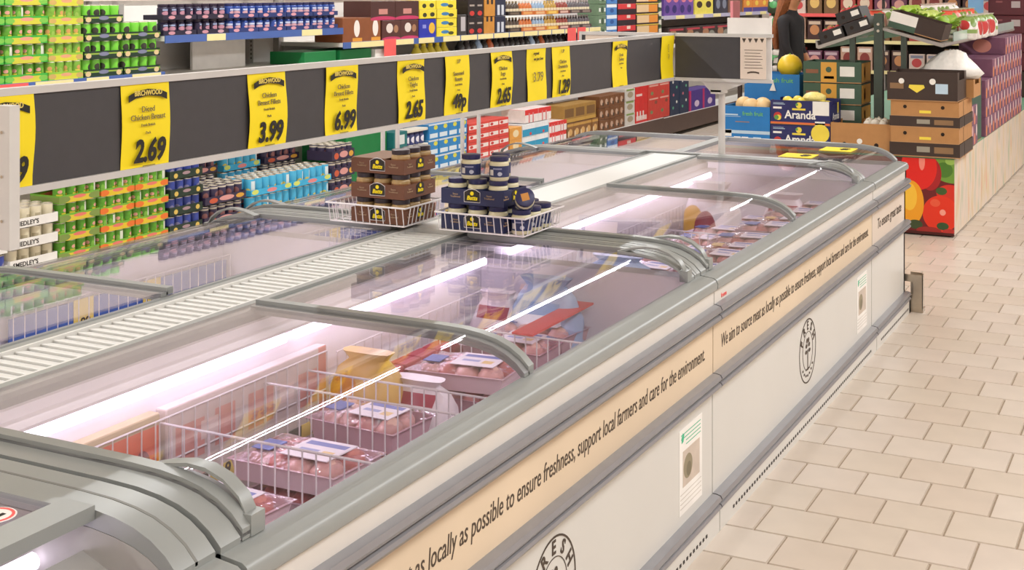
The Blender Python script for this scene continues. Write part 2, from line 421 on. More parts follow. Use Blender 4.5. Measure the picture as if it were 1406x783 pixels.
def freezer(Xf, sg, y0, y1, label, front=True, slogan=True):
    L = y1 - y0; g = .004
    t = thing('chest_freezer', label, 'freezer', (Xf, y0, 0), group=None)
    def slab(name, w0, w1, z0, z1, m, a=g, c=L-g): return obj(name, MB().box(min(sg*w0, sg*w1), max(sg*w0, sg*w1), a, c, z0, z1), m, t)
    slab('plinth', -.013, .05, 0, .068, M_white); slab('lower_panel', .012, .03, .068, .508, M_white)
    slab('text_panel', .010, .03, .508, .677, M_beige); slab('upper_panel', .006, .03, .677, .776, M_cream)
    for z0, h in ((.068,.050),(.461,.047),(.677,.054)): obj('bumper_rail', bumper_mb(sg, z0, h, g, L-g), M_bump, t)
    obj('top_rail', MB().prism([(sg*w, z) for w, z in RAIL], 'y', g, L-g), M_rail, t)
    obj('liner', liner_mb(sg, 0, L), [M_liner, M_floorin], t)
    obj('rear_rail', MB().prism([(sg*w, z) for w, z in ((.855,.868),(.855,.886),(.866,.894),(.878,.894),(.880,.889),(.900,.889),(.902,.897),(.925,.897),(.925,.868))], 'y', g, L-g), M_rail, t)
    for a, c in ((g, .055), (L-.055, L-g)):                                  # fixed cross members at the joints
        c0, c1 = a, c
        pr = [(w, z) for w, z in LID]
        cm = obj('joint_frame', MB().band(sgx(pr, sg, .016), sgx(pr, sg, -.015), 'y', c0, c1), M_rail, t)
        mat('grey_gasket', '#74746f', .6)
        if a > 1: obj('joint_groove', MB().band(sgx(pr, sg, .0166), sgx(pr, sg, .012), 'y', c0+.016, c0+.021), MATS['grey_gasket'], cm)
    mid = L*.475
    lid(t, sg, .060, mid+.030, .016, .085, None)
    lid(t, sg, mid-.020, L-.060, .004, L-.125, None)
    if front:
        pf = MB()
        k = .14
        while k < L-.14: pf.box(.0115, .0142, k, k+.014, .026, .036); k += .030
        o = obj('perforation', pf, mat('dark_slot', '#3a3531', .8), t, smooth=0); o['kind'] = 'stuff'
        if slogan: text(t, SLOGAN, .064, (-.010+.0004, L/2, .590), 'x', M_ink, 'slogan_lettering', width=L-.17, bold=.0, shear=.15)
        logo(t, -.012+.0002, L/2-.002, .29)
        poster(t, -.012+.0002, 2.20, .285)
        text(t, 'frozen', .022, (-.006+.0005, .10, .745), 'x', M_redtag, 'red_lettering')
    tube_w = .80
    for a, c in ((.10, L/2-.03), (L/2+.03, L-.10)):
        obj('lamp_tube', MB().tube([(sg*tube_w, a, .816), (sg*tube_w, c, .816)], .015, 10), M_tube, t)
    obj('lamp_shade', MB().box(min(sg*.775, sg*.84), max(sg*.775, sg*.84), .06, L-.06, .838, .845), M_liner, t)
    return t

FA = freezer(X0, -1, 1.732, 4.142, 'white chest freezer of the near row with FRESH emblem, in the foreground')
FB = freezer(X0, -1, 4.142, 6.554, 'white chest freezer of the near row, behind the foreground one')
BA = freezer(XB, 1, 1.732, 4.142, 'chest freezer of the far row below the price boards, nearest the left edge', front=False)
BB = freezer(XB, 1, 4.142, 6.554, 'chest freezer of the far row, beyond the jar trays', front=False)

# end units across both rows
def cap_profile():
    a = [(-w, z) for w, z in LID[:-1]]; W = X0 - XB
    return a + [(-W/2, .890)] + [(-(W-w), z) for w, z in reversed(LID[:-1])]
def end_unit(y0, y1, label, far):
    L = y1-y0; W = X0-XB; g = .004
    t = thing('end_freezer', label, 'freezer', (X0, y0, 0))
    for nm, z0, z1, m, i in (('plinth',0,.068,M_white,-.013),('lower_panel',.068,.508,M_white,.012),('text_panel',.508,.677,M_beige2,.010),('upper_panel',.677,.776,M_cream,.006)):
        yl, yh = (g, L-i) if far else (i, L-g)
        b = MB(); b.box(-W+i, -W+i+.03, yl, yh, z0, z1); b.box(-i-.03, -i, yl, yh, z0, z1)
        if far: b.box(-W+i, -i, L-i-.03, L-i, z0, z1)
        else: b.box(-W+i, -i, i, i+.03, z0, z1)
        obj(nm, b, m, t)
    for z0, h in ((.068,.050),(.461,.047),(.677,.054)):
        b = bumper_mb(-1, z0, h, g, L-.01)
        k = h/.054
        yy = L if far else 0.0; s2 = 1 if far else -1
        b.prism([(yy + s2*(a-.012), z0+c*k) for a, c in BUMP], 'x', -W+.01, -.01)
        obj('bumper_rail', b, M_bump, t)
    obj('top_rail', MB().prism([(-w, z) for w, z in RAIL], 'y', g, L-g), M_rail, t)
    yy = L if far else 0.0; s2 = -1 if far else 1
    obj('end_rail', MB().prism([(yy+s2*w, z) for w, z in RAIL], 'x', -W, -.004), M_rail, t)
    obj('top_rail', MB().prism([(-W+w, z) for w, z in RAIL], 'y', g, L-g), M_rail, t)
    b = MB()
    b.box(-.07,-.03,.03,L-.03,.10,.80); b.box(-W+.03,-W+.07,.03,L-.03,.10,.80); b.box(-W+.07,-.07,.03,.07,.10,.80); b.box(-W+.07,-.07,L-.07,L-.03,.10,.80)
    b.box(-W+.07,-.07,.07,L-.07,.10,.42,1)
    obj('liner', b, [M_liner, M_floorin], t)
    P = cap_profile()
    return t, P, L, W
EC, P, L, W = end_unit(6.558, 7.412, 'end freezer closing the far end of both rows, beside the produce stand', True)
g = obj('glass_lid', MB().band([(a, z+.003) for a, z in P], [(a, z-.003) for a, z in P], 'y', .04, L-.03), M_glass, EC)
for a, c in ((.004,.045),(L-.045,L-.006)): obj('lid_frame', MB().band([(a_, z+.014) for a_, z in P], [(a_, z-.012) for a_, z in P], 'y', a, c), M_rail, g)
obj('lid_frame', MB().box(-W/2-.03, -W/2+.03, .04, L-.04, .884, .903), M_rail, g)
text(EC, 'To ensure great taste', .07, (-.010+.0004, L/2, .590), 'x', M_ink, 'slogan_lettering', width=.60, bold=.0006, shear=.15)
obj('lamp_tube', MB().tube([(-.6, L-.12, .80), (-W+.6, L-.12, .80)], .014, 10), M_tube, EC)
pf = MB(); k = .1
while k < L-.06: pf.box(.0115,.0142,k,k+.014,.026,.036); k += .03
o = obj('perforation', pf, MATS['dark_slot'], EC, smooth=0); o['kind'] = 'stuff'
for i, (xa, ya) in enumerate(((-.30,.52),(-.42,.16))):
    w_ = .17
    tg = obj('price_tag', MB().prism([(xa-.10,.8935),(xa+.07,.8930),(xa+.07,.8945),(xa-.10,.8950)], 'y', ya, ya+.17), M_yellow, EC, smooth=0)
    text(tg, '·80', .06, (xa+.02, ya+.085, .8965), 'x', M_black, 'price_lettering', bold=.002, rot=(0,0,R(75)))

EN, P, L, W = end_unit(0.872, 1.728, 'end freezer with its lid slid open, at the lower left corner', False)
# its lids slide sideways: grey deck frame, a pane on the left, open on the right
obj('joint_frame', MB().band([(a, z+.016) for a, z in P], [(a, z-.015) for a, z in P], 'y', L-.100, L-.006), M_rail, EN)
for yo in (.052,):
    obj('joint_groove', MB().band([(a, z+.0166) for a, z in P], [(a, z+.010) for a, z in P], 'y', L-yo-.003, L-yo+.003), MATS['grey_gasket'], EN)
g = obj('glass_lid', MB().box(-W+.25, -.27, .06, L-.10, .897, .903), M_glass, EN)
obj('lid_frame', MB().box(-.290, -.222, .03, L-.101, .886, .910), M_rail, g); obj('lid_frame', MB().box(-W+.2, -.290, L-.125, L-.101, .888, .908), M_rail, g)
st = obj('sticker', MB().lathe([(.001,0),(.034,0),(.034,.0008)], -.345, L-.195, .9035, 24), mat('sticker_white', '#f4efe9', .5), g)
obj('sticker_ring', MB().lathe([(.026,0),(.026,.0009),(.031,.0009),(.031,0)], -.345, L-.195, .904, 24), M_redtag, st)
obj('sticker_mark', MB().box(-.357,-.349,L-.207,L-.183,.9043,.9049).box(-.341,-.333,L-.207,L-.183,.9043,.9049), M_black, st)
mat('grey_moulding', '#a8a5a0', .5)
obj('corner_moulding', MB().prism([(-.30,.66),(-.30,.78),(-.25,.83),(-.17,.80),(-.17,.60),(-.26,.55)], 'y', L-.22, L-.10), MATS['grey_moulding'], EN)
obj('inner_wall', MB().band([(a, z-.016) for a, z in P[1:9]], [(a, .42) for a, z in P[1:9]], 'y', L-.10, L-.08), MATS['grey_moulding'], EN)
obj('lamp_tube', MB().tube([(-.345, .12, .80), (-.345, L-.115, .80)], .015, 10), M_tube, EN)

# spine cover between the rows
sp = thing('spine_cover', 'long white louvred cover strip between the two freezer rows', 'cover strip', (-2.395, 1.74, 0))
obj('cover', MB().box(-.099,.099,0,4.80,.10,.880).box(-.099,-.091,0,2.36,.880,.897).box(.091,.099,0,2.36,.880,.897), M_spine, sp)
slat = MB().prism([(0,.880),(0,.8905),(.003,.8915),(.035,.886),(.035,.880)], 'x', -.091, .091).mesh('louvre_slat', M_spine, 0)
for k in range(58): part(slat, 'louvre_slat', sp, (0, .02+.040*k, 0))
obj('end_cover', MB().box(-.099,.099,2.36,4.80,.880,.897), M_spine, sp)

# ------------------------------------------------------------------ price boards over the spine
XS = -2.395
sb = thing('sign_board', 'long charcoal price board on posts, running along the freezer spine', 'sign', (XS, 1.76, .893))
obj('panel', MB().box(-.006,.006,0,4.76,.400,.622), M_dark, sb)
obj('edge_rail', MB().box(-.012,.014,0,4.775,.617,.634), M_alu, sb); obj('edge_rail', MB().box(-.012,.014,0,4.775,.388,.405), M_alu, sb)
obj('post', MB().tube([(-.022, .03, 0), (-.022, .03, .60)], .013, 10), M_post, sb)
sf = thing('sign_board', 'short charcoal board at the far end, turned across the freezer rows', 'sign', (XS, 6.535, .893))
obj('panel', MB().box(.016,.375,-.006,.006,.400,.622), M_dark, sf)
obj('edge_rail', MB().box(.016,.53,-.012,.012,.617,.634), M_alu, sf); obj('edge_rail', MB().box(.016,.53,-.012,.012,.388,.405), M_alu, sf)
obj('post', MB().tube([(.232,.10,.008), (.232,.10,.34)], .018, 12), M_post, sf)
obj('bracket', MB().prism([(.155,.388),(.40,.388),(.262,.335),(.205,.335)], 'y', .0, .012).box(.205,.26,.0,.11,.325,.345), M_post, sf)
obj('panel', MB().box(-.515,-.02,-.006,.006,.400,.622), M_dark, sf); obj('edge_rail', MB().box(-.52,-.016,-.012,.012,.617,.634), M_alu, sf); obj('edge_rail', MB().box(-.52,-.016,-.012,.012,.388,.405), M_alu, sf)
obj('notice', MB().box(-.49,-.30,-.008,-.0065,.41,.616), M_paper, sf); obj('side_frame', MB().box(-.525,-.510,-.013,.013,.388,.634), M_alu, sf)
obj('side_plate', MB().box(.29,.520,.013,.020,.395,.715), M_wpaper, sf)
nt_ = obj('notice', MB().box(.366,.500,-.0135,-.0125,.407,.617), M_paper, sf)
for k in range(4): obj('bunting_flag', MB().prism([(.375+.031*k,.612),(.397+.031*k,.612),(.386+.031*k,.590)], 'y', -.0145, -.0134), M_ink, nt_, smooth=0)
for k in range(7): obj('text_line', MB().box(.387+.004*(k%2),.482-.006*(k%3),-.0143,-.0134,.462+.015*k,.4645+.015*k), M_ink, nt_, smooth=0)
obj('banner', MB().band([(.403,.442),(.420,.446),(.434,.447),(.448,.446),(.464,.442)], [(.403,.434),(.420,.438),(.434,.439),(.448,.438),(.464,.434)], 'y', -.0145, -.0134), M_ink, nt_)
sn = thing('sign_board', 'near end board turned across the rows, cut by the left edge', 'sign', (XS, 1.735, .893))
obj('panel', MB().box(-.2,.480,-.006,.006,.405,.622), M_dark, sn); obj('side_frame', MB().box(.470,.506,-.014,.010,.388,.648), M_alu, sn)
obj('edge_rail', MB().box(-.2,.470,-.010,.010,.622,.645), M_alu, sn); obj('edge_rail', MB().box(-.2,.470,-.010,.010,.390,.410), M_alu, sn)
obj('post', MB().tube([(.3,.0,.02),(.3,.0,.40)], .013, 10), M_post, sn)
for zz in (.60,.52,.44): obj('screw', MB().lathe([(.001,0),(.003,.001)],0,0,0,8), M_steel, sn, (.488,-.0145,zz), rot=(R(90),0,0))
tg = obj('price_sheet', MB().box(-.065,.065,-.001,.001,0,.205), M_yellow, loc=(XS+.395,1.727,.893+.41)); tag(tg, 'yellow price sheet on the near end board at the left edge', 'price tag')
obj('banner', MB().box(-.05,.05,-.002,-.001,.165,.185), M_black, tg)

TAGS = [  # centre Y, label text, price, kind
 (2.155,'Chicken','2.49','first yellow price sheet, half hidden behind the near end board'),
 (2.615,'Diced\nChicken Breast','2.69','yellow price sheet reading 2.69 for diced chicken breast'),
 (3.118,'Chicken\nBreast Fillets','3.99','yellow price sheet reading 3.99 for chicken breast fillets'),
 (3.498,'Chicken\nBreast Fillets','6.99','yellow price sheet reading 6.99'),
 (3.920,'Chicken\nThighs','2.65','left of the two yellow price sheets reading 2.65'),
 (4.237,'Seasoned\nRoasts','49p','yellow price sheet reading 49p'),
 (4.590,'Chicken\nLegs','2.65','right of the two yellow price sheets reading 2.65, beyond the 49p sheet'),
 (4.902,'','3.79','yellow sheet with the faint handwritten price, beside the 1.29 sheet'),
 (5.142,'Chicken\nDrumsticks','1.29','yellow price sheet reading 1.29 for drumsticks, right of the faint handwritten sheet'),
 (5.792,'Fresh\nTurkey','','yellow sheet with a banner but no price, near the far end of the board'),
 (6.428,'','|','farthest yellow sheet, at the corner of the long board')]
def sheet_mb(w, h, seed):
    b = MB(); rnd = random.Random(seed); n = 8; a = rnd.uniform(.002,.005); ph = rnd.uniform(0,6)
    top = [(-w/2+.006*math.sin(.8*math.pi*k/n+ph)*.4, h*k/n) for k in range(n+1)]
    # a sheet that bows slightly off the board
    for k in range(n+1):
        x = a*(1+math.sin(ph+5*k/n))*.9 + .001; dy = .0012*math.sin(ph+6*k/n)
        for y in (-w/2+dy, w/2+dy):
            b.v += [(x, y, h*k/n), (x+.0008, y, h*k/n)]
    for k in range(n):
        i = 4*k
        b.face([i+1,i+3,i+7,i+5]); b.face([i,i+4,i+6,i+2]); b.face([i,i+1,i+5,i+4]); b.face([i+2,i+6,i+7,i+3])
    b.face([0,2,3,1]); i = 4*n; b.face([i,i+1,i+3,i+2])
    return b
for i, (yc, desc, price, lab) in enumerate(TAGS):
    h = .222; w = .176 if i < 8 else .178
    t = obj('price_sheet', sheet_mb(w, h, i), M_yellow, loc=(XS+.0065, yc, .893+.400)); tag(t, lab, 'price tag', 'yellow price sheets on the long board')
    fx = .0125
    if i not in (7, 10, 5, 8):
        bn = obj('banner', MB().band([(-.070,.190),(-.045,.199),(0,.204),(.045,.199),(.070,.190)], [(-.070,.173),(-.045,.182),(0,.187),(.045,.182),(.070,.173)], 'x', fx-.001, fx), M_black, t)
        text(bn, 'BIRCHWOOD', .018, (fx+.0004, 0, .1935), 'x', M_tagy, width=.10, bold=.0004)
    if i in (5, 8):
        text(t, 'UP', .022, (fx, 0, .196), 'x', M_grey_ink, 'small_mark')
    if desc: text(t, desc, .0205, (fx, 0, .142), 'x', M_grey_ink, 'description_lettering', bold=.0001)
    if desc: text(t, 'Fresh British', .010, (fx, 0, .112), 'x', M_grey_ink, 'small_lettering'); text(t, 'Pack', .010, (fx, 0, .092), 'x', M_grey_ink, 'small_lettering')
    if i == 7:
        text(t, price, .055, (fx, 0, .100), 'x', M_grey_ink, 'faint_price_lettering'); text(t, 'organic', .018, (fx,-.02,.198), 'x', M_ink, 'handwriting', shear=.3); text(t, 'we just love', .018, (fx,0,.175), 'x', M_ink, 'handwriting', shear=.3)
    elif i == 10: text(t, 'special offer', .016, (fx,0,.14), 'x', M_grey_ink, 'upright_lettering', rot=(R(90),R(90),R(90)))
    elif price: text(t, price, .066 if price.endswith('p') else .078, (fx, .004, .050 if price.endswith('p') else .044), 'x', M_black, 'price_lettering', width=.118 if len(price)==4 else .10, bold=.0028, shear=.22)
    if i not in (7, 10): obj('fine_print', MB().box(fx-.001,fx,-.02,.025,.007,.0095), M_grey_ink, t, smooth=0)

# ------------------------------------------------------------------ jar trays in wire baskets on the spine
def basket(loc, w, d, h, label, flare=.012):
    """wire basket: origin at its near right bottom corner, extends to -x and +y"""
    t = thing('wire_basket', label, 'basket', loc)
    rim = [(-w-flare,-flare,h),(flare,-flare,h),(flare,d+flare,h),(-w-flare,d+flare,h),(-w-flare,-flare,h)]
    obj('rim', MB().tube(rim, .0035, 6), M_wire, t)
    obj('base_rim', MB().tube([(-w,0,.004),(0,0,.004),(0,d,.004),(-w,d,.004),(-w,0,.004)], .0025, 6), M_wire, t)
    n = int(w/.026)
    for k in range(n+1):
        x = -w + w*k/n
        for yy, f in ((0,-flare),(d,flare)):
            obj('wire', MB().tube([(x,yy,.004),(x,yy+f,h)], .0018, 5), M_wire, t)
    n = int(d/.026)
    for k in range(1, n):
        y = d*k/n
        for xx, f in ((-w,-flare),(0,flare)):
            obj('wire', MB().tube([(xx,y,.004),(xx+f,y,h)], .0018, 5), M_wire, t)
    for k in range(6): obj('floor_wire', MB().tube([(-w,d*(k+.5)/6,.003),(0,d*(k+.5)/6,.003)], .0018, 5), M_wire, t)
    return t
def jar_meshes(kind, body, lidc, labelc, r=.034, h=.083, band=True):
    jb = MB().lathe([(r*.90,0),(r,.005),(r,h*.70),(r*.93,h*.77),(r*.80,h*.82)], n=16)
    lb = MB().lathe([(r*1.012,h*.16),(r*1.012,h*.62)], n=16)
    ld = MB().lathe([(r*.93,h*.80),(r*.96,h*.82),(r*.96,h*.985),(r*.90,h)], n=16)
    return (jb.mesh('jar_body', body), lb.mesh('jar_label', labelc), ld.mesh('jar_lid', lidc))
def jar(ms, loc, label, group, rot=None, lab=True):
    t = thing('jar', label, 'jar', loc, group=group, rot=rot)
    part(ms[0], 'glass_body', t)
    if lab: part(ms[1], 'paper_label', t)
    part(ms[2], 'screw_lid', t)
    return t
M_jcream = mat('cream_sauce_glass', '#d9d1ad', .18, 0, .06, 30)
M_jbrown = mat('brown_sauce_glass', '#a98b5c', .18, 0, .10, 30)
M_navylid = mat('navy_lid', '#2a2a55', .35, 0, .05)
M_darklid = mat('dark_lid', '#3a3034', .35, 0, .05)
M_navylab = pm('navy_jar_label', '#27305c', [('r','x',.30,.40,.12,.25,'#d5d2cc'),('r','x',.62,.75,.22,.06,'#8f93b0'),('e','x',.75,.3,.10,.18,'#b9bccb')])
M_brownlab= pm('brown_jar_label', '#8a5a35', [('r','x',.5,.6,.3,.12,'#c9b489')])
NAVY = jar_meshes('navy', M_jcream, M_navylid, M_navylab); BROWN = jar_meshes('brown', M_jbrown, M_darklid, M_brownlab)
def jar_tray(loc, w, d, h, base, label, emblem_faces=True):
    """cardboard tray: origin near right bottom corner, extends to -x and +y"""
    t = thing('cardboard_tray', label, 'tray', loc)
    b = MB(); e = .003
    b.box(-w,0,0,d,0,e); b.box(-w,0,0,e,e,h); b.box(-w,0,d-e,d,e,h); b.box(-w,-w+e,e,d-e,e,h); b.box(-e,0,e,d-e,e,h)
    obj('tray_body', b, base, t, smooth=0)
    for face in ('y', 'x'):
        if face == 'y':
            cx = -w/2; o = obj('emblem', MB().band([(cx-.03,.043),(cx-.022,.047),(cx-.012,.052),(cx,.053),(cx+.012,.052),(cx+.022,.047),(cx+.03,.043)], [(cx-.03,.012),(cx-.022,.010),(cx-.012,.010),(cx,.010),(cx+.012,.010),(cx+.022,.010),(cx+.03,.012)], 'y', -.0014, -.0004), mat('emblem_black', '#231d18', .5), t)
            obj('emblem_rim', MB().tube([(cx-.031,-.001,.010),(cx-.031,-.001,.044),(cx-.014,-.001,.053),(cx,-.001,.055),(cx+.014,-.001,.053),(cx+.031,-.001,.044),(cx+.031,-.001,.010),(cx-.031,-.001,.010)], .0012, 4), M_wire, o)
            obj('emblem_spot', MB().lathe([(.007,0),(.007,.0012)],0,0,0,12), M_yellow, o, (cx,-.0014,.040), rot=(R(90),0,0))
            text(o, 'Batts', .020, (cx, -.0018, .024), 'y', M_yellow, bold=.0006, shear=.2)
            for sx in (-.066, .066): text(t, 'Sauce\nTraditional', .009, (cx+sx, -.0008, .030), 'y', mat('tray_print', '#b79a7c', .6), 'side_lettering')
        else:
            cy = d/2; o = obj('emblem', MB().band([(cy-.026,.043),(cy-.012,.051),(cy+.012,.051),(cy+.026,.043)], [(cy-.026,.012),(cy-.012,.010),(cy+.012,.010),(cy+.026,.012)], 'x', .0004, .0014), MATS['emblem_black'], t)
            obj('emblem_spot', MB().lathe([(.007,0),(.007,.0012)],0,0,0,12), M_yellow, o, (.0014,cy,.040), rot=(0,R(90),0))
            text(o, 'Batts', .018, (.0018, cy, .024), 'x', M_yellow, bold=.0006, shear=.2)
            for sy in (-.07,.07): text(t, 'Sauce\nTraditional', .009, (.0008, cy+sy, .030), 'x', MATS['tray_print'], 'side_lettering')
    return t
M_btray = mat('brown_tray_card', '#6e4530', .6, 0, .06); M_ntray = mat('navy_tray_card', '#262b52', .55, 0, .06)
ZT = .915
basket((-2.455, 3.985, ZT), .31, .235, .070, 'white wire basket holding the brown jar trays')
btop = ZT
for k in range(3):
    z = ZT + .008 + .088*k
    jar_tray((-2.458, 3.992, z), .222, .215, .050, M_btray, 'brown cardboard jar tray, %s of the brown stack' % ('lowest','middle one','topmost')[k])
    for a in range(3):
        for c in range(3):
            if k < 2 and a == 1 and c == 1: continue
            if k == 2 and (a > 0): continue            # the top tray has lost its left jars
            jar(BROWN, (-2.458-.036-.0735*a, 3.992+.036+.0715*c, z+.003), 'brown sauce jar, %s row from front, %s from right, in the %s brown tray' % (ORD[c+1], ORD[a+1], ('lowest','middle','topmost')[k]), 'jars in the brown trays')
obj('card_lid', MB().prism([(-.220,.0505),(-.080,.0505),(-.080,.0535),(-.220,.0535)], 'y', .003, .21), mat('tray_card_top', '#8d6a50', .7), [c for c in COL.objects if c.name.startswith('cardboard_tray')][-1])
basket((-1.998, 4.005, ZT), .325, .285, .066, 'white wire basket holding the navy jar trays')
for k in range(2):
    z = ZT + .008 + .088*k
    jar_tray((-2.075, 4.012, z), .245, .170, .052, M_ntray, 'navy cardboard jar tray, %s of the navy stack' % ('lower','upper')[k])
    for a in range(3):
        for c in range(2):
            jar(NAVY, (-2.075-.042-.080*a, 4.012+.040+.082*c, z+.003), 'cream sauce jar with navy lid, %s row, %s from right, in the %s navy tray' % (ORD[c+1], ORD[a+1], ('lower','upper')[k]), 'jars in the navy trays')
for i, (x, y, z, lab) in enumerate(((-2.228,4.06,ZT+.182,'left of the two front jars standing on top of the navy trays'),(-2.115,4.055,ZT+.182,'right of the two front jars standing on top of the navy trays'),(-2.150,4.135,ZT+.182,'rear jar on top of the navy trays, behind two others'),
     (-2.030,4.055,ZT+.006,'loose jar at the front right corner inside the navy basket'),(-2.030,4.135,ZT+.006,'loose jar behind the corner jar inside the navy basket'),(-2.030,4.215,ZT+.006,'third loose jar back along the right side of the navy basket'),(-2.030,4.265-.0,ZT+.006,'rearmost loose jar along the right side of the navy basket'))):
    if i == 6: x -= .072
    jar(NAVY, (x, y, z), lab, 'loose jars at the navy stack')
jar(NAVY, (-2.035, 4.085, ZT+.100), 'tipped jar lying with its orange-printed lid toward the viewer', 'loose jars at the navy stack', rot=(R(62), R(18), R(20)))
j = [c for c in COL.objects if c.name.startswith('jar') and c.type == 'EMPTY'][-1]
obj('lid_print', MB().box(-.013,.013,-.013,.013,.083,.0838), mat('lid_print_orange', '#c98a3c', .5), j, rz=.6)

# ------------------------------------------------------------------ goods inside the freezers
M_meat = [mat('meat_%d' % i, c, .3, 0, .22, 22, .3) for i, c in enumerate(('#e3a79b', '#dd9288', '#efc3b4', '#cf7d78'))]
M_tray_w = mat('white_foam_tray', '#eed6da', .3); M_tray_k = mat('dark_tray', '#cfaab2', .3)
M_lab1 = pm('white_food_label', '#efe6ec', [('r','z',.5,.78,.42,.10,'#6f78b8'),('r','z',.35,.4,.2,.08,'#9aa0cc'),('r','z',.75,.35,.12,.12,'#e9c889')])
M_lab2 = mat('yellow_food_label', '#eccb85', .5); M_lab3 = mat('blue_food_label', '#6a7bc0', .5)
def meat_pack_meshes(w, d, h, seed, trm):
    rnd = random.Random(seed)
    tr = MB()
    lo = .012
    tr.v += [(-w/2+lo,-d/2+lo,0),(w/2-lo,-d/2+lo,0),(w/2-lo,d/2-lo,0),(-w/2+lo,d/2-lo,0),(-w/2,-d/2,h*.8),(w/2,-d/2,h*.8),(w/2,d/2,h*.8),(-w/2,d/2,h*.8),(-w/2-.008,-d/2-.008,h*.8),(w/2+.008,-d/2-.008,h*.8),(w/2+.008,d/2+.008,h*.8),(-w/2-.008,d/2+.008,h*.8)]
    for q in ((0,3,2,1),(0,1,5,4),(1,2,6,5),(2,3,7,6),(3,0,4,7),(4,5,9,8),(5,6,10,9),(6,7,11,10),(7,4,8,11)): tr.face(q)
    me = MB(); n = 4
    for i in range(n):
        for jj in range(2):
            me.blob((-w*.40+w*.80*(i+.5)/n+rnd.uniform(-.01,.01), -d/5+d/2.5*jj+rnd.uniform(-.008,.008), h*.62), (w/n*.50, d*.22, h*rnd.uniform(.40,.50)), 13, 9, .05, rnd.randrange(2), rnd.random())
    fi = MB(); N = 10; f0 = len(fi.v)
    for i in range(N+1):
        for jj in range(N+1):
            u, v = i/N, jj/N; e = min(u,1-u,v,1-v)
            z = h*.80 + (h*.26*min(1, e*5)) + (rnd.uniform(-.003,.004) if e > 0 else 0)
            fi.v.append((-w/2-.008+(w+.016)*u, -d/2-.008+(d+.016)*v, z))
    for i in range(N):
        for jj in range(N):
            a = i*(N+1)+jj; fi.face([a, a+N+1, a+N+2, a+1])
    lb = MB().box(-w*.10, w*.36, -d*.34, d*.30, h*1.10, h*1.13)
    l2 = MB().box(-w*.40,-w*.22,-d*.30,d*.05,h*1.08,h*1.115)
    ms = M_meat[:] ; rnd.shuffle(ms)
    return [(tr.mesh('tray', trm, 0),'tray'), (me.mesh('meat', ms[:2], 180),'meat'), (fi.mesh('film', M_film, 60),'cling_film'), (lb.mesh('label', M_lab1, 0),'printed_label'), (l2.mesh('label', [M_lab2, M_lab3][seed % 2], 0),'small_label')]
PACKS = [meat_pack_meshes(.30,.20,.065,1,M_tray_w), meat_pack_meshes(.24,.17,.060,2,M_tray_w), meat_pack_meshes(.27,.18,.070,3,M_tray_k), meat_pack_meshes(.22,.16,.055,4,M_tray_w)]
def meat_pack(kind, loc, label, group, rz=0.0, tilt=0.0):
    t = thing('meat_pack', label, 'meat pack', loc, group=group, rot=(tilt, tilt*.6, rz))
    for me, nm in PACKS[kind]: part(me, nm, t)
    return t
def divider(Y, xa, xb, z0, z1, label):
    t = thing('wire_divider', label, 'wire divider', (xb, Y, z0))
    w = xa - xb; h = z1 - z0
    obj('top_wire', MB().tube([(0,0,h),(w,0,h)], .0035, 6), M_wire, t); obj('cross_wire', MB().tube([(0,.003,h*.45),(w,.003,h*.45)], .0022, 5), M_wire, t); obj('bottom_wire', MB().tube([(0,0,.003),(w,0,.003)], .003, 5), M_wire, t)
    n = int(w/.036); me = MB().tube([(0,-.004,0),(0,-.004,h+.002)], .0022, 5).mesh('wire', M_wire)
    for k in range(n+1): part(me, 'wire', t, (w*k/n, 0, 0))
    return t
def rear_grid(Y0, Y1, X, z0, z1, label):
    t = thing('wire_grid', label, 'wire grid', (X, Y0, z0))
    L = Y1-Y0; h = z1-z0
    for zz in (.003, h*.55, h): obj('long_wire', MB().tube([(0,0,zz),(0,L,zz)], .0026, 5), M_wire, t)
    n = int(L/.045); me = MB().tube([(.003,0,0),(.003,0,h)], .0019, 5).mesh('wire', M_wire)
    for k in range(n+1): part(me, 'wire', t, (0, L*k/n, 0))
    return t
def price_rail(Y0, Y1, X, z, face, label, tags, base=None, h=.05):
    """strip along Y facing +X; tags: (offset, width, material, text)"""
    t = obj('price_rail', MB().box(-.006,0,0,Y1-Y0,0,h), base or M_blueR, loc=(X, Y0, z)); tag(t, label, 'price rail')
    for off, w, m, s in tags:
        c = obj('price_tag', MB().box(.0005,.002,off,off+w,-.004,h+.004), m, t, smooth=0)
        if s: text(c, s, .045, (.0025, off+w/2, h/2), 'x', M_ink, 'price_lettering', bold=.001)
    return t
FLZ = .42
# front row, near unit
divider(2.43, -1.46, -2.17, FLZ, .725, 'nearest white wire divider standing in front of the meat packs')
divider(2.83, -1.46, -2.17, FLZ, .715, 'second wire divider back in the foreground freezer')
divider(3.02, -1.46, -2.17, FLZ, .700, 'wire divider just beyond the middle lid frame of the foreground freezer')
divider(3.62, -1.46, -2.17, FLZ, .700, 'wire divider before the red reflection strip in the foreground freezer')
divider(4.62, -1.46, -2.17, FLZ, .690, 'first wire divider in the second freezer')
divider(5.55, -1.46, -2.17, FLZ, .690, 'far wire divider in the second freezer')
rear_grid(1.80, 3.10, -2.165, .50, .735, 'white wire grid along the rear of the foreground freezer, in front of the cartons')
rear_grid(3.15, 4.08, -2.165, .50, .72, 'white wire grid along the rear of the foreground freezer, past its middle frame')
rear_grid(4.22, 6.45, -2.165, .50, .72, 'white wire grid along the rear of the second freezer')
def carton(loc, w, d, h, m, label, cat='carton', group=None, rz=0, name='carton'):
    o = obj(name, MB().cbox(-w/2,w/2,-d/2,d/2,0,h,.003), m, loc=loc, rz=rz, smooth=0); return tag(o, label, cat, group)
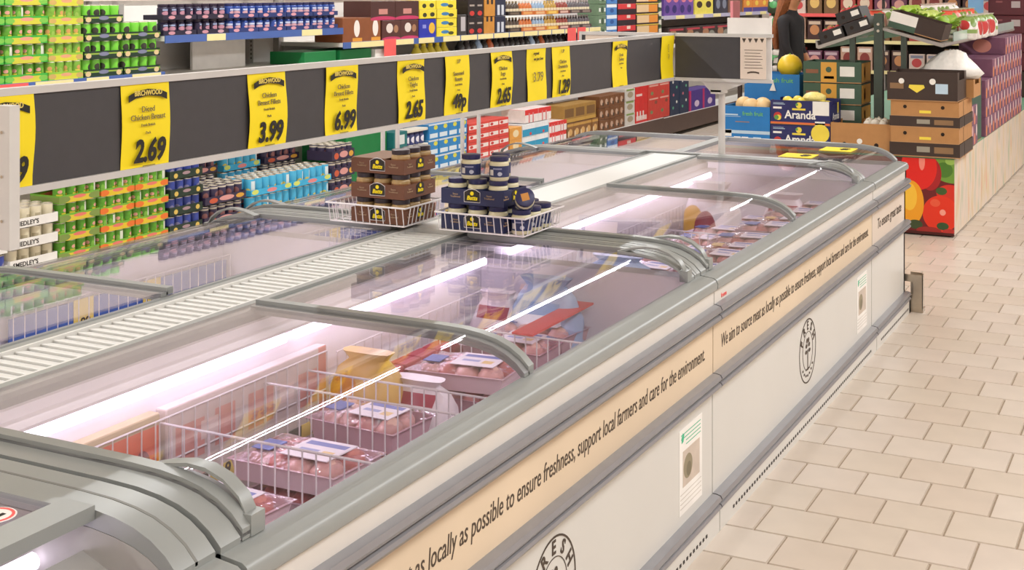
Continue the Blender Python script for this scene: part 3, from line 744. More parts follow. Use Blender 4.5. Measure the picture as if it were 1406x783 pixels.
M_c1 = pm('orange_green_carton', '#c9b58e', [('r','y',.5,.16,.52,.17,'#5f8f58'),('r','y',.30,.70,.30,.20,'#e09a45'),('r','y',.82,.62,.17,.30,'#e8603f'),('e','y',.90,.62,.05,.16,'#8c2a3a'),('r','y',.60,.55,.12,.10,'#f1e6dc'),('r','y',.62,.20,.10,.09,'#d8563f')])
M_c2 = pm('pale_red_carton', '#e2d2cc', [('r','y',.13,.70,.08,.14,'#e5a79c'),('r','y',.33,.72,.06,.14,'#e5a79c'),('r','y',.24,.74,.05,.07,'#f2dcd6'),('r','y',.55,.72,.08,.14,'#e5a79c'),('r','y',.72,.74,.05,.07,'#f2dcd6'),('r','y',.86,.70,.07,.14,'#e5a79c'),('r','y',.2,.28,.08,.14,'#e9b3a8'),('r','y',.42,.30,.08,.09,'#efd5cf'),('r','y',.62,.28,.08,.14,'#e9b3a8'),('r','y',.97,.5,.03,.5,'#dd8c7e')])
carton((-2.188, 2.12, FLZ), .034, .62, .33, M_c1, 'orange, green and red printed carton against the rear of the foreground freezer')
carton((-2.188, 2.78, FLZ), .034, .66, .33, M_c2, 'pale carton with rows of pink squares at the rear of the foreground freezer')
def bag(loc, w, d, h, m, label, seed, rz=0, cat='bag', group=None):
    b = MB(); rnd = random.Random(seed); n = 12
    lv = [(0,.85),(.06,1.0),(.35,1.04),(.65,.98),(.85,.80),(.93,.55),(1,.72)]
    for z, k in lv:
        for i in range(n):
            t = 2*math.pi*i/n; ct, st_ = math.cos(t), math.sin(t); e = .55
            x = math.copysign(abs(ct)**e, ct)*w/2*k; y = math.copysign(abs(st_)**e, st_)*d/2*(k if z < .8 else k*.55)
            b.v.append((x*(1+rnd.uniform(-.07,.07)), y*(1+rnd.uniform(-.07,.07)), z*h))
    for q in range(len(lv)-1):
        for i in range(n):
            jj = (i+1) % n; b.face([q*n+i, q*n+jj, (q+1)*n+jj, (q+1)*n+i])
    b.face(list(range(n-1,-1,-1))); b.face([(len(lv)-1)*n+i for i in range(n)])
    o = obj('food_bag', b, m, loc=loc, rz=rz, smooth=50); return tag(o, label, cat, group)
M_ybag = pm('yellow_food_bag', '#ecc268', [('e','x',.5,.45,.3,.2,'#f5e9d8'),('e','x',.7,.25,.16,.14,'#b8345a'),('e','x',.3,.7,.2,.1,'#e8a040')], .3)
M_wbag = pm('white_food_bag', '#efe4e6', [('e','x',.5,.5,.25,.16,'#d88a93'),('r','x',.5,.8,.3,.06,'#b0475a')], .3)
M_bbag = pm('blue_food_bag', '#a9c0de', [('r','x',.5,.5,.3,.2,'#e9eef5'),('r','x',.5,.75,.25,.05,'#7ba0cf')], .3)
bag((-2.07, 3.17, FLZ), .22, .16, .31, M_ybag, 'yellow and cream food bag behind the middle lid frame', 3)
bag((-1.93, 3.22, FLZ), .22, .15, .24, M_wbag, 'white and pink food bag beside the yellow bag', 4)
bag((-1.90, 3.98, FLZ), .26, .14, .38, M_bbag, 'pale blue food bag at the far end of the foreground freezer', 5)
bag((-2.07, 3.96, FLZ), .18, .15, .32, M_wbag, 'white food bag at the rear corner of the foreground freezer', 6)
bag((-1.98, 4.80, FLZ), .30, .20, .30, M_bbag, 'blue and white food bag at the near end of the second freezer', 7)
bag((-2.02, 6.05, FLZ), .26, .20, .42, pm('white_red_bag', '#f0ebe8', [('e','x',.25,.55,.22,.2,'#e8b640'),('e','x',.5,.5,.2,.2,'#9c2f38'),('r','x',.6,.85,.3,.06,'#d7c9c3')], .3), 'large white, yellow and red bag standing near the far end of the second freezer', 8)
bag((-1.72, 6.25, FLZ), .22, .22, .36, M_wbag, 'white food bag against the far wall of the second freezer', 9)
reds = mat('red_carton_edge', '#b83a42', .5, 0, .1)
for k in range(6): carton((-2.10, 3.32+.095*k, FLZ), .06, .085, .22, reds, '%s small red carton in the rear row of the foreground freezer' % ORD[k+1], 'carton', 'small red cartons at the rear')
YB = [(.10+.28*k, .10, M_tagy, '') for k in range(4)]
price_rail(2.50, 3.85, -2.135, .545, 1, 'narrow rail with yellow and black price tags inside the foreground freezer', [(.06+.19*k,.12,M_tagy,'%d%d' % (k%3+1, 9)) for k in range(7)], base=mat('black_rail', '#57524e', .5), h=.028)
price_rail(4.35, 6.30, -2.135, .545, 1, 'narrow rail with yellow price tags inside the second freezer', [(.06+.27*k,.12,M_tagy,'') for k in range(7)], base=MATS['black_rail'], h=.028)
tag(obj('red_reflection', MB().box(-.035,.035,0,.46,0,.006), mat('red_reflection', '#e8504e', .4), loc=(-1.80, 3.60, .706)), 'long red reflection of the lid glass, modelled as a strip in the foreground freezer', 'modelled reflection')  # red reflection in the lid glass, put in as a coloured strip
# meat packs, two or three deep, spread over the baskets
SLOTS = [(2.20,2.40,'at the near end of the foreground freezer'),(2.45,2.82,'behind the nearest wire divider'),(2.84,3.01,'between the second and third dividers'),(3.35,3.60,'in the middle of the foreground freezer'),(3.66,4.05,'below the red reflection strip'),
         (4.25,4.60,'at the near end of the second freezer'),(4.66,5.50,'in the middle of the second freezer'),(5.60,6.40,'at the far end of the second freezer'),(1.80,2.12,'beside the near lid handle')]
for si, (ya, yb, where) in enumerate(SLOTS):
    n = 0
    ny = max(1, int((yb-ya)/.19))
    for a in range(2):
        for c in range(ny):
            for lv in range((4 if a == 0 else 3) if 5 <= si <= 7 else (3 if a == 1 else 2)):
                n += 1
                kd = random.choice((0,1,2,3)) if si != 1 else (0, 1)[lv % 2]
                x = -1.62 - .29*a + random.uniform(-.02,.02); y = ya + (yb-ya)*(c+.5)/ny + random.uniform(-.01,.01)
                meat_pack(kd, (x, y, FLZ+.004+.078*lv), '%s meat pack, layer %s, %s half, %s' % (ordn(n), ('one','two','three','four')[lv], ('front','rear')[a], where), 'chilled meat packs in the freezers', rz=random.uniform(-.10,.10), tilt=random.uniform(-.03,.03))
# far row: blue rails with yellow tags, wire grids
WPK = mat('white_frozen_bag', '#ded9dd', .5, 0, .1)
for y0, y1, nm, tg_ in ((1.80,2.93,'near',[(.18,.09,M_tagy,'1.22'),(.60,.10,M_tagy,'2.00'),(.99,.10,M_tagy,'')]),(3.02,4.08,'middle',[(.27,.09,M_tagy,'-89'),(.60,.09,M_tagy,'1.09')]),
                    (4.22,5.30,'third',[(.10,.08,M_tagy,''),(.55,.08,M_tagy,'')]),(5.36,6.48,'far',[(.02,.12,M_redtag,'2.'),(.20,.12,M_redtag,'2.'),(.40,.07,M_tagy,''),(.62,.07,M_tagy,''),(.82,.07,M_tagy,'')])):
    price_rail(y0, y1, -3.315, .555, 1, 'blue rail with yellow price tags in the far row, %s section' % nm, tg_, h=.155)
    rear_grid(y0, y1, -3.300, .46, .73, 'wire grid over the blue rail of the far row, %s section' % nm)
    for k in range(5):
        bag((-3.12+random.uniform(-.03,.03), y0+.12+.22*k, FLZ), .22, .18, .10, WPK, '%s flat white frozen bag in the far row, %s section' % (ORD[k+1], nm), 40+k, cat='frozen bag', group='white bags in the far row')
        bag((-2.75+random.uniform(-.03,.03), y0+.12+.22*k, FLZ), .24, .18, .13, [WPK, M_bbag][k%2], '%s frozen bag below the spine in the far row, %s section' % (ORD[k+1], nm), 60+k, cat='frozen bag', group='white bags in the far row')

# steel trolley guard at the far front corner
tgd = thing('trolley_guard', 'bent stainless steel trolley guard at the far floor corner of the freezer', 'guard', (-1.37, 7.33, 0))
obj('plate', MB().prism([(-.028,.02),(.078,.02),(.080,.205),(-.02,.205),(-.032,.19),(-.032,.168),(.024,.165),(.03,.14),(.026,.10),(-.030,.08)], 'y', .095, .101), M_steel, tgd)
obj('wrap', MB().band([(.078,.095),(.076,.14),(.060,.165),(.0,.175)], [(.074,.095),(.072,.138),(.058,.161),(.0,.171)], 'z', .02, .205), M_steel, tgd)
obj('foot', MB().box(-.03,.078,.10,.17,0,.022), M_steel, tgd)
for i, (x, y) in enumerate(((-3.40,5.33),(-3.40,5.46),(-3.40,6.10),(-3.40,6.28))):
    o = obj('sign_pole', MB().lathe([(.03,0),(.03,.006),(.011,.010),(.011,.52)], n=10), M_post, loc=(x, y, .826)); tag(o, 'slim grey pole on the far freezer rim, %s from the left' % ORD[i+1], 'pole', 'poles on the far freezer rim')

# ------------------------------------------------------------------ wall shelving along the left
M_gon = mat('shelf_cream', '#e2ded7', .45, 0, .02); M_back = mat('shelf_back_panel', '#ece8e2', .55, 0, .02)
M_shelfblue = mat('blue_shelf_edge', '#4a66a8', .4, 0, .05); M_label = mat('cream_yellow_label', '#f1e2a4', .5, 0, .04)
M_upr = mat('grey_upright', '#a6a29c', .4, .2); M_lipbrown = mat('brown_shelf_lip', '#5d4a42', .5, 0, .05)
def bay(y0, y1, label, shelves, lip, deck=.262, labels=()):
    t = thing('shelf_bay', label, 'shelving', (XW, y0, 0)); L = y1-y0
    obj('back_panel', MB().box(-.62,-.60,0,L,0,1.68), M_back, t)
    obj('header', MB().box(-.62,-.57,0,L,1.68,2.05), M_wall, t)
    obj('base_deck', MB().box(-.60,0,0,L,deck-.03,deck), M_gon, t)
    obj('base_lip', MB().box(-.02,.004,0,L,deck-(.20 if lip is M_lipbrown else .06),deck-.004 if lip is M_lipbrown else deck+.006), lip, t)
    for yy in (.0, L-.03): obj('upright', MB().box(-.60,-.55,yy,yy+.03,0,1.68), M_upr, t)
    for z, em, lbs in shelves:
        s = obj('shelf', MB().box(-.60,0,.002,L-.002,z-.03,z), M_gon, t)
        obj('shelf_edge', MB().box(.0,.008,.002,L-.002,z-.042,z+.004), em, s)
        for a, b_, m in lbs: obj('price_label', MB().box(.008,.0105,a,b_,z-.040,z+.002), m, s, smooth=0)
    return t
def lbl(spec): return [(a, b, {'y':M_label,'r':M_redtag,'b':M_shelfblue}[c]) for a, b, c in spec]
bay(4.35, 6.19, 'shelving bay with the green can trays at the left edge', [(1.255, M_shelfblue, lbl([(.40,.78,'r'),(.83,1.10,'y'),(1.20,1.37,'y'),(1.56,1.80,'y')]))], M_gon)
b2 = bay(6.19, 8.08, 'half empty shelving bay with a blue edged upper shelf', [(1.470, M_shelfblue, lbl([(.38,.56,'y'),(1.38,1.62,'y')])),(1.22, M_gon, [])], M_gon)
for yy in (.19, .95, 1.50):
    u = obj('slotted_upright', MB().box(-.60,-.545,yy,yy+.05,.2,1.66), M_upr, b2)
    for k in range(6): obj('slot', MB().box(-.546,-.544,yy+.018,yy+.032,1.25+.03*k,1.265+.03*k), mat('slot_dark', '#4b4743', .8), u, smooth=0)
obj('white_board', MB().box(-.40,-.38,.70,1.25,1.22,1.44), M_wpaper, b2)
bay(8.08, 12.80, 'shelving bay with the yellow price strip and sweets', [(1.362, M_shelfblue, lbl([(.10,.60,'y'),(.70,.98,'y'),(1.06,1.30,'y')]+[(1.45+.30*k,1.73+.30*k,'y') for k in range(11)])),(1.12, M_gon, [])], M_gon)
bay(12.80, 14.70, 'shelving bay of stacked drinks trays beyond the yellow strip', [(1.12, M_gon, [])], M_lipbrown, .255)
bay(14.70, 20.6, 'farthest shelving bay with a lilac edged shelf', [(1.440, mat('lilac_edge', '#b9b4cc', .4), lbl([(.4+.7*k,.7+.7*k,'y') for k in range(8)])),(1.10, M_gon, [])], M_lipbrown, .245)
for i, (y, s) in enumerate(((8.62,'red hanging price card left of the yellow boxes'),(11.98,'left one of the two red hanging cards under the bottle rows'),(12.22,'right one of the two red hanging cards under the bottle rows'))):
    tag(obj('hanging_card', MB().box(0,.002,0,.17 if i == 0 else .2,-.13,.0), M_redtag, loc=(XW+.012, y, 1.372)), s, 'price card')

# ---- shelf goods: cans in printed trays
def can_mesh(name, m, r=.0345, h=.098, n=12):
    b = MB().lathe([(r*.97,0),(r,.003),(r,h-.004),(r*.97,h),(r*.90,h),(r*.88,h-.004),(.001,h-.004)], n=n, mats=[1,0,1,1,1,1]); return b.mesh(name, [m, M_silver])
def tray_mesh(name, w, d, m, lip=.044, th=.0025, ears=True):
    b = MB(); b.box(-d,0,0,w,0,th); b.box(-th,0,0,w,th,lip); b.box(-d,-d+th,0,w,th,lip); b.box(-d+th,-th,0,th,th,lip); b.box(-d+th,-th,w-th,w,th,lip)
    return b.mesh(name, m, 0)
def canprint(name, base, band, spot, vs=40):
    if name in MATS: return MATS[name]
    return pm(name, base, [('r','y',.5,.30,.6,.10,band),('e','y',.5,.52,.30,.16,spot),('e','x',.5,.52,.30,.16,spot)], .35, .12, vs)
CANS = {
 'green': can_mesh('can_green', pm('can_green', '#5a9a2a', [('r','y',.28,.26,.22,.22,'#dcc83c'),('e','y',.30,.62,.18,.10,'#e0a090'),('e','y',.75,.45,.16,.25,'#82b848'),('r','y',.96,.5,.06,.4,'#d8dcc8')], .35, .14, 40)),
 'yellowgreen': can_mesh('can_yellowgreen', pm('can_yellowgreen', '#76a834', [('r','y',.28,.28,.22,.22,'#d9c94a'),('e','y',.30,.62,.18,.12,'#cf9a5a'),('e','y',.75,.4,.16,.25,'#94b850')], .35, .14, 40)),
 'bright': can_mesh('can_bright', pm('can_bright', '#7ad23e', [('e','y',.5,.55,.3,.2,'#3a3a30')], .35)),
 'cream': can_mesh('can_cream', pm('can_cream', '#ddd3b6', [('r','y',.5,.5,.25,.12,'#b9ad8f')], .45)),
 'navy': can_mesh('can_navy', pm('can_navy', '#3a4a9a', [('e','y',.5,.4,.3,.2,'#8c88a8')], .35)),
 'purple': can_mesh('can_purple', pm('can_purple', '#3b3350', [('e','y',.5,.45,.3,.2,'#8a5a5a'),('r','y',.5,.85,.6,.05,'#c9bfae')], .35), .034, .112),
 'lightblue': can_mesh('can_lightblue', pm('can_lightblue', '#4db4dc', [('r','y',.9,.5,.15,.35,'#d8e6ea'),('e','y',.45,.30,.25,.14,'#e3cf6a')], .35), .036, .112),
}
def tmat(name, base, stripe, oval, ends, endr=(.11,.32), ev=.45):
    return pm(name, base, [('r','y',.5,.35,.34,.40,stripe),('e','y',.10,ev,endr[0],endr[1],ends),('e','y',.90,ev,endr[0],endr[1],ends),('e','y',.5,.62,.16,.22,oval)], .5)
TRM = {
 'green': tmat('tray_green', '#3fae3c', '#cfc93f', '#e39a84', '#7cc04a'),
 'yellowgreen': tmat('tray_yellowgreen', '#8cc03a', '#d2cf3e', '#e0a078', '#c9a85f'),
 'darkgreen': pm('tray_darkgreen', '#173420', [('r','y',.5,.66,.5,.10,'#8fae3f'),('e','y',.5,.60,.13,.26,'#7d7f9a'),('e','y',.10,.42,.07,.34,'#d9c08f'),('e','y',.90,.42,.07,.34,'#d9c08f')], .5),
 'white': mat('tray_white', '#efece6', .5),
 'moss': tmat('tray_moss', '#6fae34', '#dcc43a', '#e3786a', '#7f9448', (.17,.42)),
 'orange': tmat('tray_orange', '#78b238', '#e3c22e', '#e3786a', '#e8762c', (.14,.40)),
 'pear': pm('tray_pear', '#1e3326', [('e','y',.18,.4,.06,.30,'#d9b95a'),('e','y',.85,.5,.06,.30,'#d9b95a'),('e','y',.5,.6,.12,.2,'#a88a90')], .5),
 'tomato': pm('tray_tomato', '#332a44', [('e','y',.2,.45,.10,.34,'#c85a3a'),('e','y',.52,.55,.18,.34,'#d99a94'),('e','y',.85,.5,.10,.30,'#d9a23c')], .5),
 'lightblue': pm('tray_lightblue', '#3fb2de', [('e','y',.1,.6,.08,.4,'#d6e070'),('e','y',.9,.6,.08,.4,'#d6e070'),('e','y',.5,.5,.12,.34,'#e58a8a')], .5),
}
def can_stack(y0, y1, z0, tiers, pitch, can, tray, n, where, word, rows_top=3, xoff=0.0, lip=.044, last_no_tray=False):
    w = y1-y0-.006; r = w/n/2; d = .22
    tm = tray_mesh('tray_'+tray, w, d, TRM[tray], lip)
    for k in range(tiers):
        z = z0 + pitch*k + .001
        jx = random.uniform(-.006,.0); jy = random.uniform(-.003,.003)
        if not (last_no_tray and k == tiers-1):
            o = put(tm, 'can_tray', (XW-.012+xoff+jx, y0+.003+jy, z), '%s printed tray, %s tier up, %s' % (word, ORD[k+1], where), 'tray', 'printed can trays')
            if tray == 'white': text(o, "SMEDLEY'S", .034, (.0008, .105, .022), 'x', M_black, width=.17, bold=.0005)
        for row in range(rows_top if k == tiers-1 else 1):
            for i in range(n):
                put(CANS[can], 'can', (XW-.012+xoff+jx-.0045-r-row*2*r, y0+.003+jy+r+2*r*i, z+.003), ('%s %s tin%s, tier %s, %s' % (ORD[i+1], word, ('', ', second row', ', third row')[row], ('one','two','three','four','five','six')[k], where)), 'can', 'tins on the wall shelves', rz=random.uniform(-1.2,1.2))
S1 = 1.256
can_stack(4.70, 4.992, S1, 5, .103, 'green', 'green', 4, 'at the left frame edge', 'bright green', 1)
can_stack(4.995, 5.290, S1, 5, .103, 'green', 'green', 4, 'top left shelf, second stack', 'bright green', 1)
can_stack(5.294, 5.550, S1, 5, .101, 'yellowgreen', 'yellowgreen', 4, 'top left shelf, third stack', 'yellow green', 1)
can_stack(5.556, 5.862, S1, 4, .102, 'bright', 'darkgreen', 4, 'left dark green stack on the top shelf', 'dark green', 2)
can_stack(5.866, 6.172, S1, 3, .102, 'bright', 'darkgreen', 4, 'right dark green stack on the top shelf', 'dark green', 2)
S0 = .263
can_stack(4.74, 5.015, S0, 2, .110, 'navy', 'white', 4, 'behind the near board at the left edge', 'blue and white', 1)
can_stack(5.03, 5.362, S0+.008, 3, .108, 'cream', 'white', 4, 'lower shelf at the left', 'cream', 3, lip=.050)
can_stack(5.368, 5.674, S0, 5, .104, 'green', 'moss', 4, 'lower shelf beside the cream tins', 'mossy green', 1)
can_stack(5.680, 5.954, S0, 5, .102, 'green', 'orange', 4, 'left orange marked stack, lower shelf', 'green', 1)
can_stack(5.960, 6.244, S0, 5, .102, 'green', 'orange', 4, 'right orange marked stack, lower shelf', 'green', 1)
can_stack(6.255, 6.560, S0, 4, .110, 'navy', 'pear', 4, 'pear printed stack, lower shelf', 'navy', 1, lip=.05)
can_stack(6.575, 6.985, S0, 2, .128, 'purple', 'tomato', 5, 'dark purple stack beside the pears', 'dark purple', 3, lip=.048)
can_stack(6.70, 7.02, S0+.02, 3, .128, 'purple', 'tomato', 4, 'rear purple stack', 'purple', 2, xoff=-.26)
can_stack(7.035, 7.490, S0, 2, .122, 'lightblue', 'lightblue', 6, 'left light blue stack, lower shelf', 'light blue', 3, lip=.040)
can_stack(7.495, 7.960, S0, 2, .122, 'lightblue', 'lightblue', 6, 'right light blue stack, lower shelf', 'light blue', 3, lip=.040)
can_stack(7.10, 7.50, S0+.01, 3, .125, 'lightblue', 'lightblue', 5, 'rear light blue stack', 'light blue', 2, xoff=-.28, lip=.040)
can_stack(7.55, 7.96, S0+.01, 3, .125, 'purple', 'tomato', 5, 'stack behind the light blue', 'purple', 2, xoff=-.28)
can_stack(7.965, 8.260, S0, 3, .124, 'purple', 'tomato', 4, 'stack right of the light blue', 'purple', 3, lip=.07)

# ---- shelf goods: boxes
def box_me(name, w, d, h, m, c=.002): return MB().cbox(-d,0,0,w,0,h,c).mesh(name, m, 0)
def boxes(y0, y1, z0, z1, nc, nr, m, name, label, cat='box', group=None, d=.25, xoff=0.0, gap=.003):
    w = (y1-y0)/nc; h = (z1-z0)/nr; me = box_me(name, w-gap, d, h-.002, m); out = []
    for r in range(nr):
        for c in range(nc):
            l = label
            if nc > 1 and nr > 1: l = '%s, row %s, %s from left' % (label, ('one','two','three','four','five','six','seven')[r], ordn(c+1))
            elif nc > 1: l = '%s, %s from left' % (label, ordn(c+1))
            elif nr > 1: l = '%s, %s from the bottom' % (label, ordn(r+1))
            out.append(put(me, name, (XW-.012+xoff+random.uniform(-.008,0), y0+w*c+gap/2, z0+h*r), l, cat, group or (name.replace('_',' ')+' group')))
    return out
def bx_(name, base, shapes): return pm('print_'+name, base, shapes, .45)
Zb = S0
boxes(8.22, 8.78, Zb, .655, 1, 1, mat('green_crate', '#12783c', .5), 'green_carton', 'plain green carton on the lower shelf behind the brown jars', d=.4, xoff=-.05)
boxes(8.80, 9.00, Zb, .64, 1, 3, bx_('teal_pack', '#1f6f70', [('r','y',.5,.5,.3,.3,'#d7dedb')]), 'teal_pack', 'teal and white pack right of the green carton')
JW = pm('print_jar_navy', '#39437a', [('e','y',.5,.4,.35,.25,'#e3e1ea')], .3)
jm = MB().lathe([(.032,0),(.035,.006),(.035,.07),(.028,.082),(.030,.084),(.030,.098),(.026,.1)], n=12, mats=[0,0,0,1,1,1]).mesh('navy_white_jar', [JW, M_navylid])
for k in range(3):
    for i in range(4): put(jm, 'sauce_jar', (XW-.06, 9.04+.075*i, Zb+.001+.125*k), 'navy and white sauce jar, %s from left, %s layer, lower shelf' % (ORD[i+1], ORD[k+1]), 'jar', 'navy and white jars on the lower shelf')
    boxes(9.01, 9.33, Zb+.101+.125*k, Zb+.124+.125*k, 1, 1, mat('slip_sheet', '#dcd7c9', .6), 'cardboard_layer', 'cardboard layer on the navy and white jars, %s up' % ORD[k+1], 'cardboard', d=.12)
BP = bx_('blue_pack', '#2f86c4', [('r','y',.5,.25,.4,.14,'#d9e6ee'),('e','y',.7,.75,.2,.14,'#d9d44a'),('r','y',.5,.95,.5,.05,'#cfd8dd')])
boxes(9.34, 9.98, Zb, .655, 4, 3, BP, 'blue_pack', 'blue food pack on the lower shelf')
RW = bx_('red_white_pack', '#d8483f', [('r','y',.5,.55,.45,.2,'#f0e2dc'),('e','y',.3,.55,.15,.15,'#c43a34')])
boxes(10.0, 10.76, Zb, .60, 4, 4, RW, 'red_white_pack', 'red and white striped pack, lower shelf')
boxes(10.78, 11.02, Zb, .49, 1, 2, bx_('orange_pack', '#e2a04a', [('e','y',.5,.5,.25,.3,'#f0dcb0')]), 'orange_pack', 'orange pack between the red and the blue packs')
boxes(11.04, 11.60, Zb, .50, 2, 2, bx_('blue_white_pack', '#eef0f0', [('r','y',.5,.3,.5,.28,'#2f9cc4'),('e','y',.6,.18,.08,.12,'#d84a48')]), 'blue_white_pack', 'white pack with a blue band, lower shelf')
boxes(11.10, 11.66, .505, .63, 2, 1, bx_('red_top_pack', '#f0e6e2', [('r','y',.5,.8,.5,.2,'#e03a38'),('r','y',.3,.35,.05,.4,'#dd8888'),('r','y',.6,.35,.05,.4,'#dd8888')]), 'red_top_pack', 'white pack with a red top, on the blue banded packs')
boxes(11.62, 12.02, Zb, .47, 2, 2, MATS['print_red_top_pack'], 'red_top_pack', 'white pack with a red top on the lower shelf', group='red top packs on the deck')
CK = bx_('biscuit_pack', '#8a5f35', [('e','y',.5,.4,.3,.22,'#d9ab6a'),('r','y',.5,.85,.5,.08,'#c99a4e'),('e','y',.2,.3,.12,.2,'#e3c9a0')])
boxes(12.04, 12.80, Zb, .42, 5, 1, CK, 'biscuit_pack', 'brown biscuit pack on the lower shelf')
boxes(11.95, 12.75, .425, .60, 3, 1, bx_('biscuit_tray', '#a8803f', [('r','y',.5,.55,.40,.25,'#7d5a33'),('r','y',.5,.1,.5,.1,'#c79c4a')]), 'biscuit_tray', 'tan biscuit tray on top of the biscuit packs')
boxes(12.84, 13.54, .257, .63, 5, 3, bx_('snack_pack', '#7a4f30', [('e','y',.4,.5,.25,.25,'#c9a890'),('r','y',.7,.3,.15,.15,'#4a3a30')]), 'snack_pack', 'brown snack pack, lower shelf past the trays')
boxes(13.56, 13.84, .257, .66, 1, 3, bx_('white_snack_pack', '#d5cfc6', [('e','y',.5,.5,.3,.25,'#a89a80'),('r','y',.5,.9,.4,.08,'#8aa05a')]), 'white_snack_pack', 'whitish snack pack left of the red boxes')
boxes(13.86, 14.22, .257, .69, 1, 1, bx_('red_box', '#d9302e', [('r','y',.5,.12,.45,.06,'#f0d0c8'),('r','y',.15,.2,.05,.1,'#f4e6e0'),('r','y',.4,.2,.05,.1,'#f4e6e0'),('r','y',.65,.2,.05,.1,'#f4e6e0'),('r','y',.3,.72,.25,.03,'#f0d0c8')]), 'red_carton', 'tall plain red carton on the lower shelf')
boxes(14.24, 14.95, .257, .69, 2, 1, bx_('red_dotted', '#d2443a', [('e','y',.3,.2,.12,.05,'#7d8a5a'),('e','y',.7,.45,.12,.05,'#8a4a3a'),('e','y',.35,.7,.12,.05,'#7d8a5a'),('r','y',.5,.55,.4,.02,'#e8b0a0'),('r','y',.5,.9,.4,.02,'#e8b0a0')]), 'red_dotted_carton', 'tall red carton with dotted print on the lower shelf')
boxes(14.98, 15.62, .247, .69, 2, 1, bx_('navy_dotted', '#25344f', [('e','y',.3,.2,.08,.04,'#5fae8a'),('e','y',.7,.35,.08,.04,'#d8d8d0'),('e','y',.35,.55,.08,.04,'#c46a7a'),('e','y',.7,.75,.08,.04,'#5fae8a'),('e','y',.3,.9,.08,.04,'#d8d8d0')]), 'navy_carton', 'tall navy carton with small dots on the lower shelf')
boxes(15.66, 16.66, .247, .50, 2, 1, bx_('purple_box', '#4a3388', [('r','y',.06,.5,.06,.5,'#c22f68'),('e','y',.55,.32,.18,.16,'#d9c3dc')]), 'purple_carton', 'purple carton with a pink edge on the lower shelf')
# upper shelves
JB = pm('print_blue_jar', '#2b4a98', [('e','y',.5,.35,.4,.12,'#d9a8b0'),('r','y',.5,.55,.35,.06,'#c9d2e8')], .3); JD = pm('print_dark_jar', '#2b2440', [('e','y',.5,.4,.35,.14,'#c08a9a'),('r','y',.5,.62,.3,.05,'#9fb0d0')], .3)
jb = MB().lathe([(.030,0),(.034,.005),(.034,.066),(.028,.074),(.031,.076),(.031,.090),(.027,.092)], n=12, mats=[0,0,0,1,1,1])
jb1 = jb.mesh('blue_jar', [JB, M_navylid]); jb2 = jb.mesh('dark_jar', [JD, mat('plum_lid', '#2a1d33', .35)])
tB = tray_mesh('blue_jar_tray', .30, .16, pm('tray_bluejar', '#26366e', [('e','y',.25,.5,.10,.35,'#d99aa4'),('e','y',.75,.5,.10,.35,'#d99aa4')], .5), .030)
tD = tray_mesh('dark_jar_tray', .30, .16, pm('tray_darkjar', '#221c33', [('e','y',.25,.5,.10,.35,'#c98f98'),('e','y',.75,.5,.10,.35,'#c9a0a8')], .5), .030)
for s in range(6):
    y = 6.20 + .308*s
    if y + .30 > 8.06: continue
    dark = s < 2
    for k in range(2):
        put(tD if dark else tB, 'jar_tray', (XW-.015, y, 1.472+.095*k), '%s tray of jars, %s from left, %s tier, blue edged shelf' % ('dark' if dark else 'blue', ORD[s+1], ('lower','upper')[k]), 'tray', 'jar trays on the blue edged shelf')
        for i in range(4): put(jb2 if dark else jb1, 'small_jar', (XW-.057, y+.038+.0745*i, 1.476+.095*k), '%s jar, %s from left in the %s %s tier tray on blue edged shelf' % ('dark' if dark else 'blue', ORD[i+1], ORD[s+1], ('lower','upper')[k]), 'jar', 'jars on the blue edged shelf', rz=random.uniform(-.6,.6))
S3 = 1.364
CH1 = bx_('praline', '#8a4f2c', [('e','y',.72,.55,.15,.35,'#efe6dc'),('r','y',.75,.06,.25,.1,'#e09a3a')]); CH2 = bx_('choc', '#4c2a26', [('e','y',.5,.05,.55,.16,'#c43a64'),('r','y',.5,.45,.18,.14,'#c98a80')]); CH3 = bx_('choc_small', '#55302a', [('e','y',.5,.04,.5,.12,'#c43a64'),('e','y',.4,.6,.18,.25,'#e3d6cc'),('e','y',.75,.55,.12,.2,'#a87a5a')])
boxes(8.10, 8.62, S3, 1.545, 2, 1, CH1, 'praline_box', 'brown praline box with an orange foot at the shelf start')
boxes(8.64, 9.18, S3, 1.515, 2, 1, CH3, 'chocolate_box', 'small dark chocolate box with a pink foot, lower layer')
boxes(8.48, 9.18, 1.517, 1.665, 2, 1, CH2, 'large_chocolate_box', 'dark brown chocolate box with a pink foot, upper layer')
boxes(9.19, 9.46, S3, 1.515, 1, 1, bx_('royal', '#2a36a8', [('e','y',.75,.5,.18,.3,'#e8b83a'),('r','y',.3,.6,.1,.1,'#8a90d8')]), 'blue_box', 'royal blue box with yellow spot under the yellow boxes')
boxes(9.19, 9.46, 1.517, 1.665, 1, 2, bx_('yellow_drink', '#e8d43a', [('e','y',.3,.4,.12,.25,'#3a3a20'),('e','y',.75,.45,.14,.25,'#3a3a20')]), 'yellow_box', 'yellow box above the royal blue box')
boxes(9.47, 9.80, S3, 1.665, 1, 4, bx_('yellow_drink2', '#ecd83c', [('e','y',.4,.5,.2,.2,'#3f7fb0'),('e','y',.7,.35,.14,.2,'#4a4a20')]), 'yellow_box', 'yellow box in the right yellow column', group='yellow boxes right column')
boxes(9.82, 9.98, S3, 1.54, 1, 1, bx_('grey_black', '#3a3636', [('r','y',.6,.55,.25,.35,'#b8b2b4')]), 'grey_box', 'dark box with a grey panel beside the yellow column')
boxes(9.99, 10.28, S3, 1.67, 2, 2, bx_('black_red', '#241c1e', [('e','y',.5,.2,.3,.14,'#c83a34'),('r','y',.5,.65,.3,.05,'#a89a90')]), 'black_coffee_box', 'black box with a red oval, yellow strip shelf')
